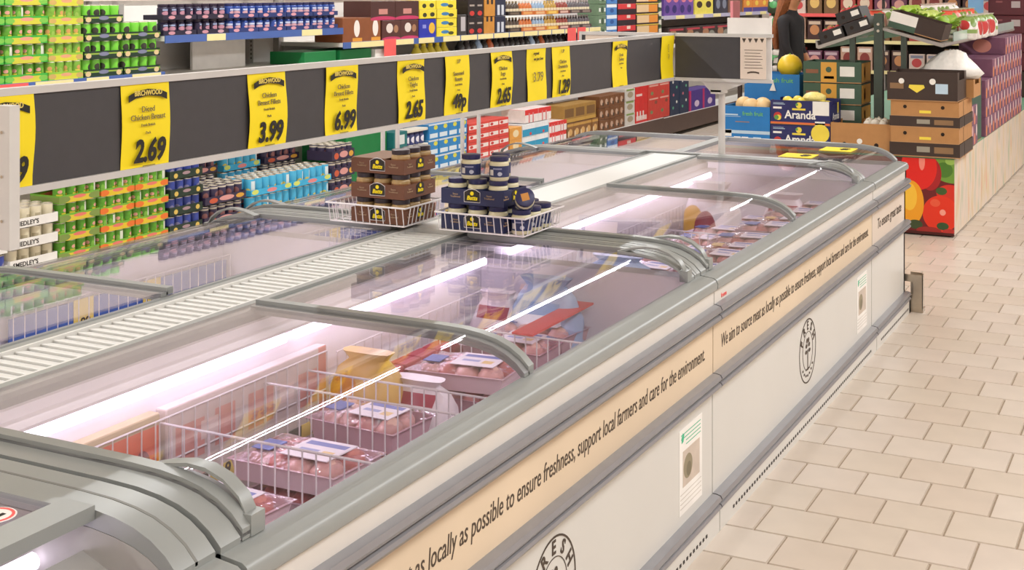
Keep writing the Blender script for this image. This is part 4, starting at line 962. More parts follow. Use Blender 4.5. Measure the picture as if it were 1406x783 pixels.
boxes(10.29, 10.49, S3, 1.67, 1, 2, bx_('orange_k', '#c98a3a', [('r','y',.3,.85,.1,.15,'#2a2220'),('r','y',.7,.85,.1,.15,'#2a2220')]), 'orange_box', 'orange box with black notches, yellow strip shelf')
boxes(10.50, 10.70, S3, 1.67, 1, 2, bx_('navy_slim', '#2a2f45', [('r','y',.3,.35,.12,.3,'#c9cdd6'),('r','y',.7,.35,.12,.3,'#c9cdd6')]), 'navy_box', 'slim navy box with pale bars, yellow strip shelf')
def bottle_me(name, m, capm, r=.027, h=.125):
    return MB().lathe([(r*.95,0),(r,.004),(r,h*.62),(r*.55,h*.78),(r*.38,h*.86),(r*.42,h*.865),(r*.42,h)], n=10, mats=[0,0,0,0,1,1]).mesh(name, [m, capm])
BK = [('dark_bottle','#4a3a2e','#8a7a5a'),('orange_bottle','#c2682e','#d8d0c4'),('blue_cap_bottle','#8aa0b8','#d0d8e0'),('amber_bottle','#b08a3c','#c9a85a'),('red_bottle','#8a3a2e','#e0d4cc'),('grey_bottle','#5a5256','#a89a9a')]
BM = [bottle_me(n, pm('print_'+n, c, [('r','y',.5,.35,.6,.10,'#e0d0b0')], .25), mat('cap_'+n, k, .4)) for n, c, k in BK]
for k in range(2):
    for s in range(7):
        y = 10.75 + .27*s; kd = min(5, s)
        put(tray_mesh('bottle_tray_%d' % kd, .262, .15, pm('print_btray_%d' % kd, ('#2e241e','#c2682e','#c9702e','#d0902e','#7a3a2a','#4a3a3a')[kd], [('r','y',.5,.5,.35,.3,('#6a5a4a','#e0a060','#e0b080','#e8c060','#d8b0a0','#8a7a70')[kd])], .5), .035), 'bottle_tray', (XW-.015, y, S3+.002+.150*k), 'tray of small bottles, %s from left, %s tier on yellow strip shelf' % (ORD[s+1], ('lower','upper')[k]), 'tray', 'bottle trays on the yellow strip shelf')
        for i in range(4): put(BM[kd], 'small_bottle', (XW-.055, y+.034+.065*i, S3+.006+.150*k), 'small bottle, %s in the %s %s tier tray on yellow strip shelf' % (ORD[i+1], ORD[s+1], ('lower','upper')[k]), 'bottle', 'small bottles on the yellow strip shelf')
big = [bottle_me('tall_bottle_%d' % i, mat('tall_bottle_%d' % i, c, .25), mat('tall_cap_%d' % i, k, .4), .045, .22) for i, (c, k) in enumerate((('#1d1a1c','#2a2628'),('#2a2024','#c9c4c0'),('#9ab0cc','#e4e8ee'),('#b85a2a','#d8884a'),('#221c1c','#8a8484')))]
for i in range(26): put(big[(0,1,0,2,4,3,0,1,4,0)[i % 10]], 'tall_bottle', (XW-.07, 9.95+.105*i, 1.121), 'dark tall bottle under the yellow strip shelf, %s from left' % ordn(i+1), 'bottle', 'tall bottles under the yellow strip shelf')
yb = bottle_me('yellow_bottle', mat('yellow_bottle', '#c9b83a', .3), mat('yellow_cap', '#e8d22e', .4), .045, .20)
for i in range(5): put(yb, 'yellow_bottle', (XW-.08, 9.25+.11*i, 1.121), 'yellow capped bottle below the yellow boxes, %s from left' % ORD[i+1], 'bottle', 'yellow bottles')
boxes(7.66, 8.05, 1.222, 1.312, 1, 1, mat('green_crate', '#12783c', .5), 'green_carton', 'flat green carton on the half empty bay shelf', d=.3, xoff=-.02)
boxes(8.10, 8.52, 1.122, 1.31, 1, 1, MATS['green_crate'], 'green_carton', 'green carton below the praline boxes', d=.3, xoff=-.02); boxes(8.54, 8.72, 1.122, 1.30, 1, 1, M_wpaper, 'grey_carton', 'pale grey carton beside the lower green carton', d=.3)
# stacked drinks trays
boxes(12.84, 13.02, 1.122, 1.72, 1, 5, bx_('green_stripe', '#6a8468', [('r','y',.5,.5,.5,.16,'#dfe4da'),('e','y',.5,.5,.25,.3,'#3f5a44')]), 'striped_tray', 'green striped tray in the slim stack')
boxes(13.04, 13.32, 1.122, 1.72, 1, 5, bx_('blue_stack', '#4a84c4', [('r','y',.5,.85,.5,.16,'#e6ecf2'),('e','y',.5,.4,.2,.2,'#2a5a9a')]), 'blue_drink_tray', 'blue drinks tray in the tall stack')
boxes(13.34, 13.86, 1.122, 1.72, 1, 5, bx_('red_black', '#2a1d28', [('r','y',.5,.75,.5,.24,'#d83a3e'),('r','y',.6,.8,.1,.14,'#f0d8c8')]), 'red_drink_tray', 'red and black drinks tray')
boxes(13.88, 14.58, 1.122, 1.72, 1, 5, bx_('amber_tray', '#2e2426', [('r','y',.3,.5,.28,.36,'#e8c89a'),('r','y',.75,.5,.2,.36,'#e8943a'),('r','y',.5,.95,.5,.05,'#d9b83a')]), 'amber_drink_tray', 'amber and cream drinks tray')
rl = MB().lathe([(.07,0),(.075,.01),(.075,.09),(.06,.1)], n=12).mesh('round_tub', pm('print_tub', '#4f6a4a', [('e','y',.5,.5,.4,.3,'#e4e2d4')], .4))
for k in range(6): put(rl, 'round_tub', (XW-.09, 14.66, 1.122+.1*k), 'round green and white tub, %s from the bottom of its pile' % ORD[k+1], 'tub', 'pile of round tubs')
S4 = 1.442
boxes(14.76, 15.80, S4, 1.75, 4, 1, bx_('purple_pink', '#6a4a9a', [('e','y',.4,.25,.3,.16,'#2f2a70'),('e','y',.6,.65,.35,.14,'#d87a90'),('r','y',.5,.92,.4,.05,'#b8a8d8')]), 'purple_pink_box', 'purple and pink box on the lilac edged shelf')
boxes(15.84, 16.56, S4, 1.75, 2, 1, bx_('yellow_choc', '#e3d45a', [('e','y',.5,.4,.3,.14,'#3a2a20'),('r','y',.5,.85,.4,.1,'#d8b82a')]), 'yellow_egg_box', 'yellow box with a dark window on the lilac edged shelf')
boxes(16.62, 17.18, S4, 1.75, 2, 1, bx_('dark_pouch', '#2f3040', [('e','y',.5,.4,.3,.2,'#7a8090')]), 'dark_box', 'dark box right of the yellow boxes, lilac edged shelf')
boxes(17.22, 17.84, S4, 1.75, 1, 1, mat('brown_plain', '#7d5a48', .5), 'brown_carton', 'plain brown carton on the lilac edged shelf')
boxes(17.90, 20.3, S4, 1.75, 6, 1, bx_('orange_mix', '#e08a3a', [('r','y',.5,.75,.5,.2,'#d8544a'),('r','y',.5,.1,.5,.1,'#4a3f8a'),('e','y',.5,.4,.2,.12,'#f0c84a')]), 'orange_red_box', 'orange and red box at the far end of the lilac edged shelf')
boxes(14.9, 20.3, 1.102, 1.30, 9, 1, bx_('under_mix', '#3a2c2a', [('e','y',.3,.55,.2,.3,'#a87a5a'),('e','y',.7,.4,.2,.25,'#8a8a80'),('r','y',.5,.85,.4,.06,'#b83a4a')]), 'dark_snack_box', 'dark snack box under the lilac edged shelf')

# ------------------------------------------------------------------ produce stand at the far right
YV, XV = 9.782, -1.488
ps = thing('produce_stand', 'long produce stand with a pepper and tomato print on its end', 'stand', (XV, YV, 0))
obj('end_panel', MB().box(-1.72,0,0,.02,.012,.55), pm('vegetable_print', '#6b1a1c', [
    ('e','x',.998,.93,.10,.24,'#6f9a3a'),('e','x',.960,.86,.035,.10,'#4c7a2a'),('e','x',.985,.98,.02,.05,'#9cc05a'),
    ('e','x',.905,.80,.045,.22,'#a81f22'),('e','x',.860,.88,.072,.30,'#e0241c'),('e','x',.872,.96,.012,.12,'#f28a7a'),
    ('e','x',.985,.55,.055,.12,'#d4301f'),('e','x',.947,.28,.072,.24,'#e23318'),('e','x',.955,.30,.012,.04,'#f6a08c'),('e','x',.925,.42,.02,.05,'#e85a3a'),
    ('e','x',.825,.40,.055,.30,'#f0a020'),('e','x',.822,.48,.030,.18,'#f8c23c'),('e','x',.950,.58,.022,.05,'#3f5a28'),('e','x',.955,.12,.024,.05,'#33502a'),('e','x',.845,.12,.030,.06,'#3a4a2a'),
    ('e','x',.90,.05,.05,.05,'#9c2420'),('e','x',.985,.05,.03,.04,'#b8302a'),('r','x',.93,.015,.5,.02,'#4a1512')], .3), ps, smooth=0)
def panel_mat():
    if 'faded_panel' in MATS: return MATS['faded_panel']
    m, nt, b = nt_new('faded_panel'); N = nt.nodes; L = nt.links
    tc = N.new('ShaderNodeTexCoord'); mp = N.new('ShaderNodeMapping'); mp.inputs['Scale'].default_value = (1, 3.2, 1.1)
    no = N.new('ShaderNodeTexNoise'); no.inputs['Scale'].default_value = 2.2; no.inputs['Detail'].default_value = 2
    rp = N.new('ShaderNodeValToRGB'); e = rp.color_ramp.elements
    e[0].position = .32; e[0].color = lin('#b9c0a0'); e[1].position = .75; e[1].color = lin('#e2a292')
    for p, c in ((.42,'#d8ccbc'),(.52,'#e6d3c2'),(.62,'#dcc9a0')):
        x = rp.color_ramp.elements.new(p); x.color = lin(c)
    L.new(tc.outputs['Object'], mp.inputs[0]); L.new(mp.outputs[0], no.inputs['Vector']); L.new(no.outputs['Fac'], rp.inputs[0]); L.new(rp.outputs[0], b.inputs['Base Color'])
    b.inputs['Roughness'].default_value = .35; MATS['faded_panel'] = m; return m
for a, b_ in ((0,1.393),(1.393,2.732),(2.732,4.153),(4.153,5.6),(5.6,7.1)):
    obj('side_panel', MB().box(-.02,0,a+.022 if a == 0 else a+.004,b_-.004,.012,.55), panel_mat(), ps, smooth=0)
obj('base', MB().box(-1.70,-.03,.03,7.1,0,.52), mat('stand_base', '#4a3a34', .7), ps)
obj('table_top', MB().box(-1.72,-.004,.004,7.1,.55,.562), mat('green_mat', '#6f9a7c', .6), ps)
TOP = .562
def crate(loc, w, d, h, outer, label, name='produce_box', lip=.0, cut=True, inner=None, prints=(), rz=0, cat='box', group=None, rot=None):
    """open cardboard produce box, origin at near left bottom corner; hand slots and lowered side"""
    t = thing(name, label, cat, loc, rz, group, rot); e = .006
    b = MB(); b.box(0,w,0,d,0,e,1)
    b.box(0,w,0,e,e,h); b.box(0,w,d-e,d,e,h)
    hs = h*.72 if cut else h
    for x in (0, w-e):
        b.box(x,x+e,e,d-e,e,hs); b.box(x,x+e,e,d*.2,hs,h); b.box(x,x+e,d*.8,d-e,hs,h)
    obj('box_wall', b, [outer, inner or mat('card_inside', '#b88a5c', .7)], t, smooth=0)
    for p in prints:
        k = p[0]
        if k == 'r': obj(p[6] if len(p) > 6 else 'print_patch', MB().box(p[1],p[2],-.0012,-.0002,p[3],p[4]), p[5], t, smooth=0)
        elif k == 'o': obj('round_print', MB().lathe([(p[3],0),(p[3],.001+.0003*prints.index(p))],0,0,0,16), p[4], t, (p[1],-.0002,p[2]), rot=(R(90),0,0))
        elif k == 't': text(t, p[1], p[4], (p[2],-.0014,p[3]), 'y', p[5], width=p[6] if len(p) > 6 else None, bold=p[7] if len(p) > 7 else 0)
        elif k == 'sx': obj('side_patch', MB().box(w+.0002,w+.0012,p[1],p[2],p[3],p[4]), p[5], t, smooth=0)
        elif k == 'tx': text(t, p[1], p[4], (w+.0014,p[2],p[3]), 'x', p[5], width=p[6] if len(p) > 6 else None, bold=p[7] if len(p) > 7 else 0)
    return t
C_navy = mat('navy_box_card', '#22245e', .5, 0, .05); C_wht = mat('white_print', '#efece4', .6); C_or = mat('orange_print', '#e0703a', .6); C_lem = mat('lemon_print', '#f0d84a', .5); C_lg = mat('leaf_print', '#5f9a4a', .6); C_red = mat('red_print', '#c43a34', .6)
C_blue = mat('blue_box_card', '#1f78bd', .5, 0, .05); C_card = mat('brown_card', '#b5834f', .7, 0, .06, 14); C_dk = mat('dark_box_card', '#3a2a22', .5, 0, .06); C_grn = mat('dark_green_card', '#3f5a48', .55, 0, .05); C_amb = mat('amber_print', '#d9a040', .55)
C_hole = mat('hole_dark', '#2a1d14', .9); C_tl = mat('blue_white_print', '#bcd4e4', .6); C_lime = mat('lime_print', '#6fbf6a', .6)
def fruit(c, r, m, label, cat, group, seed=0, jit=.02, name='fruit', squash=.95, stem=None):
    o = obj(name, MB().blob((0,0,0), (r, r*1.02, r*squash), 14, 9, jit, 0, seed), m, loc=c, smooth=60); tag(o, label, cat, group)
    if stem: obj('stem', MB().lathe([(.008,0),(.005,.012)], 0,0,r*squash-.004,6), stem, o)
    return o
def aranda(z, label, top):
    pr = [('t','Aranda',.225,.072,.085,C_wht,.235,.0018),('r',.0,.446,.004,.018,C_or,'red_band'),('o',.215,.145,.022,C_lem),('o',.200,.150,.010,C_lg),('r',.165,.265,.108,.122,C_lem),
          ('o',.055,.060,.030,C_red),('o',.062,.050,.020,C_lem),('o',.046,.050,.017,C_lg),('r',.02,.085,.115,.130,C_wht),('r',.02,.11,.148,.152,C_tl),('r',.02,.10,.158,.161,C_tl)]
    if top: pr += [('r',.318,.440,.075,.178,C_wht,'white_label'),('r',.335,.41,.0,.03,C_wht,'white_label'),('sx',.05,.20,.04,.15,C_navy),('tx','Aranda',.17,.06,.075,C_wht,.2,.001),('sx',.22,.26,.08,.16,C_lem)]
    else: pr += [('o',.445-.07,.125,.068,C_lem)]
    return crate((-2.812, YV+.01, z), .448, .33, .180, C_navy, label, prints=pr, name='lemon_box')
aranda(TOP, 'navy Aranda lemon box, lower of the two', False); AT = aranda(TOP+.184, 'navy Aranda lemon box, upper one with a white label and bagged lemons', True)
M_lemon = mat('lemon_skin', '#f0dc5a', .4, 0, .08, 40, .2); M_peach = mat('melon_skin', '#e8c48c', .5, 0, .06, 20); M_yel = mat('yellow_melon_skin', '#f2cc2c', .4, 0, .04)
net = glassmat('net_bag_film', '#fdf8e0', .15, 1.2, .5, 40)
for i in range(12):
    x = -2.812+.07+.075*(i%5)+.02*((i//5)%2); y = YV+.075+.085*(i//5)
    fruit((x, y, TOP+.184+.145+.012*(i%3)), .038, M_lemon, 'lemon, %s across the upper Aranda box' % ordn(i+1), 'lemon', 'lemons in the Aranda box', i, name='lemon', squash=.8)
lb = obj('lemon_bag', MB().blob((0,0,0), (.085,.06,.045), 14, 8, .08, 0, 3), mat('lemon_net', '#f4e58a', .35, 0, .1, 60, .4), loc=(-2.50, YV+.09, TOP+.184+.200), smooth=60); tag(lb, 'pale yellow net bag lying on top of the lemons', 'bag')
bp = [('r',.02,.12,.235,.245,C_tl),('r',.02,.14,.225,.228,C_tl),('t','fresh fruit',.235,.250,.045,C_lime,.16,.0005),('r',.0,.368,.098,.122,C_tl,'white_band'),('r',.10,.21,.185,.19,C_card),('r',.09,.14,.055,.075,C_wht),('r',.15,.20,.055,.075,C_wht),('r',.24,.30,.03,.075,C_tl),('r',0,.07,.075,.125,C_wht)]
crate((-3.185, YV+.01, TOP), .368, .36, .305, C_blue, 'tall blue fruit box left of the Aranda boxes', name='fruit_box', prints=bp, cut=False)
for i, (dx, dy) in enumerate(((.20,.08),(.30,.08),(.10,.22),(.25,.22))): fruit((-3.185+dx, YV+.01+dy, TOP+.30), .066, M_peach, 'pale orange melon in the tall blue box, %s' % ('front left','front right','rear left','rear right')[i], 'melon', 'melons in the blue box', 10+i, name='melon')
crate((-3.14, YV+.42, TOP), .44, .34, .53, C_blue, 'rear blue box with green lettering behind the melons', name='fruit_box', prints=[('t','fresh fruit',.28,.48,.05,C_lime,.22,.0005),('r',.03,.10,.47,.475,C_tl),('r',.03,.12,.455,.459,C_tl)], cut=False)
obj('side_flap', MB().prism([(.205,.40),(.255,.40),(.235,.47)], 'y', -.012, -.006), C_wht, [c for c in COL.objects if c.name.startswith('fruit_box') and c.parent is None][-1])
fruit((-2.83, YV+.62, TOP+.585), .098, M_yel, 'large yellow melon behind the blue and green boxes', 'melon', None, 21, name='yellow_melon', stem=C_lg)
for k in range(3):
    zb = TOP + .15 + .165*k
    crate((-2.655, YV+.36, zb), .44, .34, .160, C_grn, 'dark green and amber produce box, %s of its stack' % ('lowest','middle','top')[k], cut=False,
          prints=[('r',.135,.255,.004,.156,C_amb,'amber_panel'),('r',.28,.39,.05,.125,C_wht,'white_label'),('o',.195,.100,.022,C_grn),('r',.16,.235,.03,.05,C_dk),('r',.02,.115,.07,.10,mat('brown_oval','#8a5a40',.6)),('sx',.02,.32,.01,.15,C_amb),('sx',.10,.14,.04,.12,C_grn)])
tag(obj('box_riser', MB().box(-2.66,-2.21,YV+.355,YV+.71,TOP,TOP+.148), C_dk), 'dark riser block under the green and amber boxes', 'riser')
# open brown box with garlic
crate((-2.36, YV+.01, TOP), .435, .40, .215, C_card, 'open brown cardboard box with white bulbs, between the lemon and dark boxes', prints=[('o',.10,.06,.016,C_hole),('o',.33,.06,.016,C_hole),('o',.21,.085,.020,C_wht)], name='open_box')
for i in range(9): fruit((-2.36+.25+.055*(i%3), YV+.10+.06*(i//3), TOP+.20+.012*(i%2)), .034, mat('garlic_skin', '#ded6c6', .6, 0, .08, 30), 'white bulb in the open brown box, %s' % ordn(i+1), 'bulb', 'white bulbs in the brown box', 30+i, .08, 'garlic_bulb', stem=mat('garlic_neck','#d0c4a8',.7))
# stack of dark and brown boxes at the corner
for k, (h, dk) in enumerate(((.098,True),(.108,False),(.078,True),(.108,False))):
    z = TOP + (0,.099,.208,.287)[k]
    w = .485 if dk else .470
    pr = [('o',.10,h*.62,.013,C_hole),('o',.36,h*.62,.013,C_hole),('r',.20,.28,h*.22,h*.40,C_lem,'yellow_mark')] if not dk else [('r',.31,.44,h*.3,h*.75,mat('tan_print','#8a6a48',.6),'tan_patch'),('r',.19,.28,h*.35,h*.75,mat('grey_print','#9a9484',.6),'grey_mark')]
    pr += [('sx',.20,.21,0,h,C_hole)]
    crate((-1.93 + (0 if dk else .008), YV-.02, z), w, .62, h, C_dk if dk else C_card, '%s box, %s from the bottom of the corner stack' % ('dark brown' if dk else 'tan', ORD[k+1]), cut=False, prints=pr, name='stack_box')
crate((-1.945, YV-.03, TOP+.397), .485, .40, .205, C_dk, 'dark open box with a yellow shield mark, on top of the corner stack', name='stack_box', prints=[('o',.10,.140,.020,C_wht),('o',.315,.140,.022,C_wht),('r',.335,.42,.055,.125,C_tl,'white_label'),('r',.02,.115,.085,.125,mat('tan_print','#8a6a48',.6),'tan_patch')])
obj('shield_mark', MB().prism([(.155,.115),(.255,.115),(.262,.095),(.208,.058),(.150,.095)], 'y', -.0014, -.0002), C_lem, [c for c in COL.objects if c.name.startswith('stack_box') and c.parent is None][-1], smooth=0)
crate((-1.85, YV+.385, TOP+.400), .44, .36, .13, C_card, 'brown box behind the dark open box', name='rear_box')
pb = MB(); rnd = random.Random(5); n = 26
for q, (z, k) in enumerate(((0,.95),(.04,1.05),(.09,.85),(.14,.60),(.18,.40),(.205,.22))):
    for i in range(n):
        t = 2*math.pi*i/n; kk = k*(1+rnd.uniform(-.16,.16)); pb.v.append((.22*kk*math.cos(t)+.05*z*4, .15*kk*math.sin(t), z+rnd.uniform(-.012,.012)*(q>0)))
for q in range(5):
    for i in range(n): pb.face([q*n+i, q*n+(i+1)%n, (q+1)*n+(i+1)%n, (q+1)*n+i])
pb.face([5*n+i for i in range(n)]); pb.face(list(range(n-1,-1,-1)))
tag(obj('plastic_bag', pb, mat('white_plastic', '#eeeae2', .35, 0, .04, 30, .5), loc=(-1.62, YV+.56, TOP+.531), smooth=180), 'crumpled white plastic bag heaped on the rear box of the corner stack', 'bag')
crate((-1.66, YV+.92, TOP), .165, .5, .50, mat('green_crate_card', '#35584a', .5), 'dark green crate beyond the white plastic bag', name='green_crate', cut=True)
ZG = pm('zigzag_card', '#7d5068', [('e','y',.15,.3,.08,.3,'#e08a4a'),('e','y',.4,.7,.08,.3,'#d8b0b0'),('e','y',.65,.3,.08,.3,'#e08a6a'),('e','y',.88,.7,.08,.3,'#d8c4c0'),('e','y',.3,.2,.05,.2,'#2f2a55'),('e','y',.75,.75,.05,.2,'#2f2a55'),('e','x',.5,.5,.2,.4,'#d89080')], .5)
for k in range(5):
    for c in range(7):
        if (k == 2 and c < 1) or (k > 2 and c < 2) or (k > 3 and c < 4): continue
        o = obj('patterned_carton', MB().cbox(-.40,0,0,.42,0,.150,.003), ZG, loc=(XV+.01, YV+.66+.43*c + (.45 if c > 0 else 0)*1, TOP+.152*k), smooth=0); tag(o, 'purple and orange patterned carton, %s along the stand edge, %s tier' % (ORD[c+1], ORD[k+1]), 'carton', 'patterned cartons on the stand edge')
o = obj('cabbage', MB().blob((0,0,0), (.07,.07,.06), 12, 8, .05, 0, 9), mat('pale_green_leaf', '#b9c98a', .5, 0, .12, 25), loc=(XV-.16, YV+.80, TOP+.355), smooth=60); tag(o, 'pale green cabbage on the nearest patterned carton', 'cabbage')
# A-frame display with sloping shelves
af = thing('display_rack', 'grey steel rack with two sloping shelves above the produce boxes', 'rack', (-2.087, YV+.38, TOP))
M_dkmet = mat('dark_green_metal', '#4a544c', .4, .5, .06)
obj('post', MB().box(-.032,.032,-.03,.03,0,1.01), M_dkmet, af); obj('post', MB().box(-.032,.032,4.2,4.26,0,1.01), M_dkmet, af)
for zz in (.93,.88): obj('bolt', MB().lathe([(.001,0),(.012,0),(.010,.006)],0,0,0,10), M_silver, af, (.0,-.0305,zz), rot=(R(90),0,0))
M_gmet = mat('shelf_grey_metal', '#a8a29c', .4, .3, .04)
obj('sloping_shelf', MB().prism([(-.03,.905),(-.03,.885),(-.45,.735),(-.47,.745),(-.475,.80),(-.465,.80),(-.455,.762)], 'y', -.02, 4.3), M_gmet, af)
obj('sloping_shelf', MB().prism([(.03,.905),(.03,.885),(.46,.765),(.48,.775),(.48,.795),(.465,.790)], 'y', -.02, 4.3), M_gmet, af)
obj('glass_edge', MB().prism([(.465,.775),(.473,.775),(.473,.865),(.465,.865)], 'y', .45, 4.3), mat('pale_glass_edge', '#c3d6cc', .15, 0, .03), af)
obj('support_leg', MB().box(.16,.20,.0,.04,.0,.86), M_dkmet, af); obj('support_leg', MB().box(-.22,-.18,.0,.04,.0,.83), M_dkmet, af)
# black boxes on the left slope
sl = math.atan2(.15, .42)
for i, (u, v, lab) in enumerate(((.235,.0,'left lower black box with white label on the sloping shelf'),(.025,.0,'right lower black box with white label on the sloping shelf'),(.06,.095,'upper black box with white label on the sloping shelf'))):
    base = Vector((-2.087-.03, YV+.37, TOP+.912)); du = Vector((-math.cos(sl),0,-math.sin(sl))); dn = Vector((-math.sin(sl),0,math.cos(sl)))
    p = base + du*(u+.19) + dn*(v+.001)
    crate(tuple(p), .19, .30, .090, mat('black_box_card','#262222',.45,0,.05), lab, name='black_box', rot=(0,-sl,0), cut=False, inner=C_dk, prints=[('r',.115,.175,.030,.070,C_wht,'white_label'),('o',.05,.045,.014,C_hole)])
    for q in range(3):
        pf_ = p + dn*.085 + Vector((math.cos(sl),0,math.sin(sl)))*(.045+.05*q) + Vector((0,.08,0)); fruit(tuple(pf_), .026, C_red, 'red fruit, %s in the %s' % (ORD[q+1], lab.split(' with')[0]), 'fruit', 'red fruit in the black boxes', 70+q, name='red_fruit', stem=C_lg)
# right slope: end carton, lettuces, packs
sr = math.atan2(.12, .43)
crate((-2.087+.06, YV+.40, TOP+.915), .40, .32, .125, C_dk, 'black, green and white carton at the end of the right sloping shelf', name='slope_box', rot=(0,sr,0), cut=False, prints=[('r',.0,.20,.0,.045,C_grn),('r',.0,.20,.045,.122,C_wht)])
M_let = [mat('lettuce_%d' % i, c, .5, 0, .25, 30, .4) for i, c in enumerate(('#a9c94a','#c3d56a','#8fb53c'))]
for i in range(9):
    x = -2.087+.10+.14*(i%3); y = YV+.86+.22*(i//3); z = TOP+1.035-(.10+.14*(i%3))*.28
    b = MB(); rn = random.Random(100+i)
    for q in range(11):
        a = 2*math.pi*q/11+rn.uniform(-.3,.3); ln = rn.uniform(.07,.12); u = Vector((math.cos(a), math.sin(a), rn.uniform(.2,1.1))).normalized(); s_ = u.cross(Vector((0,0,1))).normalized()*ln*.55
        p0 = Vector((0,0,-.02)); base_i = len(b.v)
        for f_, wv in ((0,.25),(.45,.9),(.8,1.0),(1.0,.5)):
            c_ = p0+u*ln*f_*1.3+Vector((0,0,-.03*f_*f_))
            for sgn in (-1,0,1): b.v.append(tuple(c_+s_*wv*sgn*.6+u.cross(s_).normalized()*(.014 if sgn == 0 else rn.uniform(-.006,.006))))
        for r_ in range(3):
            for cc in range(2): b.face([base_i+r_*3+cc, base_i+r_*3+cc+1, base_i+r_*3+cc+4, base_i+r_*3+cc+3], q % 2)
    b.blob((0,0,.0), (.06,.06,.06), 9, 6, .15, 0, i)
    o = obj('lettuce', b, [M_let[i%3], M_let[(i+1)%3]], loc=(x,y,z), smooth=60); tag(o, 'leafy green lettuce, %s on the right sloping shelf' % ORD[i+1], 'lettuce', 'lettuces on the sloping shelf')
PKM = [pm('salad_pack_%d' % i, c, [('e','y',.5,.5,.3,.35,d),('r','y',.5,.85,.4,.1,e_),('e','x',.3,.6,.25,.2,d),('r','x',.6,.35,.35,.08,e_),('e','x',.75,.7,.15,.18,'#7f9a50')], .3, .2, 30) for i, (c, d, e_) in enumerate((('#e6d4cc','#d8544a','#f2ece6'),('#cfd8b8','#d89a90','#e8604a'),('#f0e6e0','#c43a3a','#8fa860')))]
for i in range(18):
    bag((-2.087+.14+.16*(i%3), YV+1.60+.24*(i//3), TOP+.880-(.14+.16*(i%3))*.28+.03), .15, .2, .20, PKM[i%3], 'red and white salad pack, %s on the right sloping shelf' % ordn(i+1), 120+i, rz=random.uniform(-.8,.8), cat='salad pack', group='salad packs on the sloping shelf')
for i in range(6):
    bag((-2.087-.12-.15*(i%2), YV+.85+.3*(i//2), TOP+.875-(.12+.15*(i%2))*.36+.03), .16, .24, .17, PKM[(i+1)%3], 'pink salad pack, %s on the left sloping shelf' % ORD[i+1], 150+i, cat='salad pack', group='packs on the left sloping shelf')
# dark red crates and a blue board far behind
for k in range(4):
    for c in range(3):
        o = obj('red_crate', MB().cbox(0,.58,0,.38,0,.20,.01), pm('crate_red', '#5a1f28', [('r','x',.5,.6,.08,.18,'#b8a8a8'),('r','x',.2,.75,.06,.05,'#8a4a4e'),('r','x',.8,.75,.06,.05,'#8a4a4e')], .5), loc=(-2.02+.60*c, YV+5.9, TOP+.70+.205*(k-3)+.205), smooth=0); tag(o, 'dark red crate far behind the salad packs, %s from left, row %s' % (ORD[c+1], ORD[k+1]), 'crate', 'dark red crates at the back')
tag(obj('crate_platform', MB().box(-2.05,-.2,YV+5.86,YV+6.3,TOP,TOP+.28), C_dk), 'dark platform under the red crates', 'platform')
tag(obj('blue_board', MB().box(0,.16,0,.03,0,1.20), mat('blue_board', '#7fb0dc', .4), loc=(-2.22, YV+5.8, TOP)), 'pale blue upright board beside the red crates', 'board')
for i in range(5):
    bag((-3.85+.02*(i%2), 14.05, .88+.0+.085*i), .30, .30, .082, mat('white_pack', '#d6cfc4', .5, 0, .1), 'flat white pack, %s from the bottom of the pile beyond the notice board' % ORD[i+1], 180+i, cat='pack', group='pile of flat white packs')
tag(obj('side_table', MB().box(-4.35,-3.60,13.8,15.6,.82,.88).box(-4.33,-4.29,13.82,13.86,0,.82).box(-3.66,-3.62,13.82,13.86,0,.82).box(-4.33,-4.29,15.54,15.58,0,.82).box(-3.66,-3.62,15.54,15.58,0,.82), C_dk), 'dark display table carrying the white and green packs', 'table')
for k in range(4):
    for c in range(2): bag((-4.28+.17*c, 15.1, .88+.20*k), .16, .16, .20, pm('green_pack_%d' % (c%2), ('#3a4a34','#4a2f3a')[c%2], [('e','x',.5,.5,.3,.2,('#4fa05a','#c9a83a')[c%2]),('e','x',.3,.75,.15,.1,'#d8d4c8')], .4), 'green and dark pack, %s from left, row %s, right of the notice board' % (ORD[c+1], ORD[k+1]), 200+3*k+c, cat='pack', group='green packs beyond the notice board')
tag(obj('pink_board', MB().box(0,.03,0,.25,0,.75), mat('pink_board', '#e08a90', .5), loc=(-4.42, 13.85, .88)), 'narrow pink upright board right of the notice', 'board')

